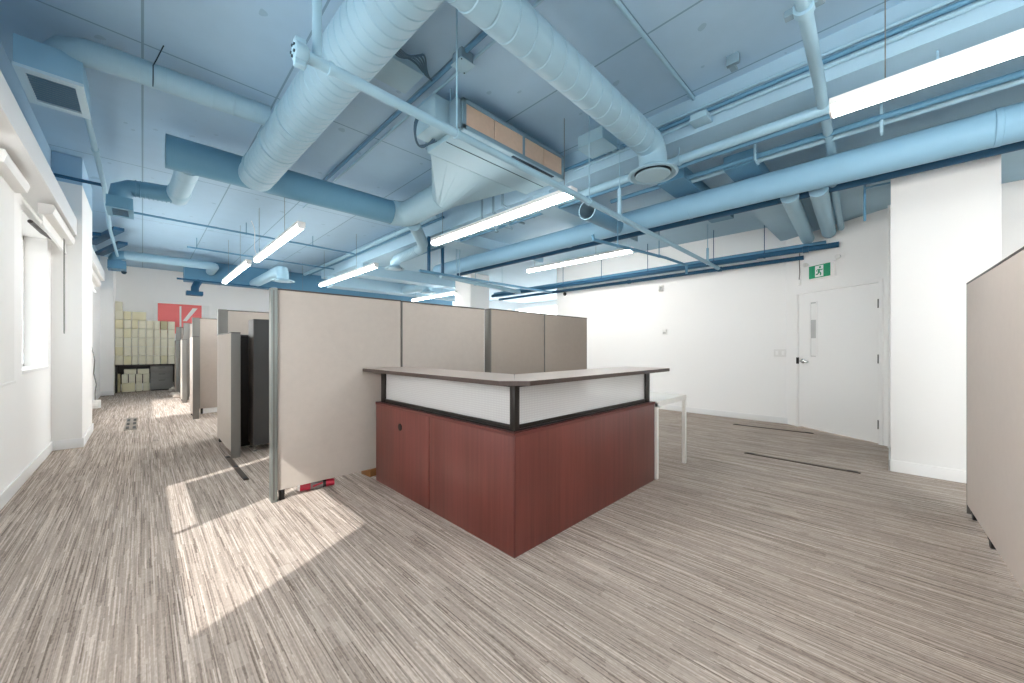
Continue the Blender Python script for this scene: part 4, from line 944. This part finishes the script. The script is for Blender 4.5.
# thin sprinkler branches at left
pipe([(-.10, 8.6, 3.44), (3.5, 8.75, 3.44)], .017, 'thin dark sprinkler branch above the left lamps, nearer one', 'mid', 'sprinkler_pipe', 'pipe', 10, rods=((0, .42), (0, .75)))
pipe([(.68, 10.6, 3.42), (6.0, 10.9, 3.42)], .017, 'thin dark sprinkler branch above left lamps, farther one', 'mid', 'sprinkler_pipe', 'pipe', 10, rods=((0, .03), (0, .25), (0, .6)))
pipe([(.62, 12.75, 3.02), (6.5, 13.1, 3.02)], .022, 'thin dark pipe below the long back duct', 'deep', 'pipe', 'pipe', 10)
pipe([(3.56, 5.4, 3.50), (3.53, 12.6, 3.50)], .040, 'blue conduit running away above the middle lamp, thicker', 'pipe', 'conduit', 'conduit', 12, couple=((0, .2), (0, .32), (0, .5)))
pipe([(3.68, 5.4, 3.50), (3.65, 12.6, 3.50)], .022, 'blue conduit running away above the middle lamp, thinner', 'mid', 'conduit', 'conduit', 10)
# pipe down the left side with the short tie from the pilaster
pipe([(-.35, 4.81, 3.30), (-.345, 7.0, 3.30), (-.40, 9.5, 3.30), (-.40, 12.2, 3.32)], .024, 'light blue pipe along left wall passing the supply boxes', 'pipe', 'pipe', 'pipe', 12, couple=((0, .45), (1, .5)))
pipe([(-.78, 6.95, 3.30), (-.36, 6.97, 3.30)], .020, 'short dark blue tie pipe from the left pilaster', 'deep', 'pipe', 'pipe', 10)
for i, (p, q) in enumerate([((-0.678, 10.397, 3.36), (-0.422, 10.318, 3.36)), ((-0.736, 11.288, 3.36), (-0.296, 9.611, 3.36)), ((-0.694, 12.483, 3.36), (-0.279, 10.836, 3.36))]):
    p = Vector(p); q = Vector(q); d = q - p
    MB().obox((p + q) / 2, (d.length, .14, .06), rz=math.atan2(d.y, d.x), bev=.004).build('wall_bracket', 'deep', label='dark blue diagonal wall bracket past the pilaster, %s one' % ['nearest', 'middle', 'farthest'][i], cat='bracket')

# ------------------------------------------------------------------ light
sun = bpy.data.lights.new('sun', 'SUN'); sun.energy = 1.55; sun.angle = math.radians(.8); sun.color = (1.0, .98, .95)
so = bpy.data.objects.new('sun', sun); COL.objects.link(so); so.location = (-6, -3, 8)
so.rotation_euler = Vector((-.93, -.48, 1.04)).to_track_quat('Z', 'Y').to_euler()
wd = bpy.data.worlds.new('sky'); S.world = wd; wd.use_nodes = True
nt = wd.node_tree; bg = nt.nodes['Background']; bg.inputs[0].default_value = (1.0, 1.0, 1.0, 1); bg.inputs[1].default_value = 2.5
S.view_settings.view_transform = 'Standard'; S.view_settings.look = 'None'; S.view_settings.gamma = 1.0
S.view_settings.use_curve_mapping = False; S.view_settings.exposure = 1.95
S.cycles.max_bounces = 10; S.cycles.diffuse_bounces = 6; S.cycles.glossy_bounces = 4; S.cycles.transparent_max_bounces = 12
S.cycles.use_denoising = True; S.cycles.sample_clamp_indirect = 6
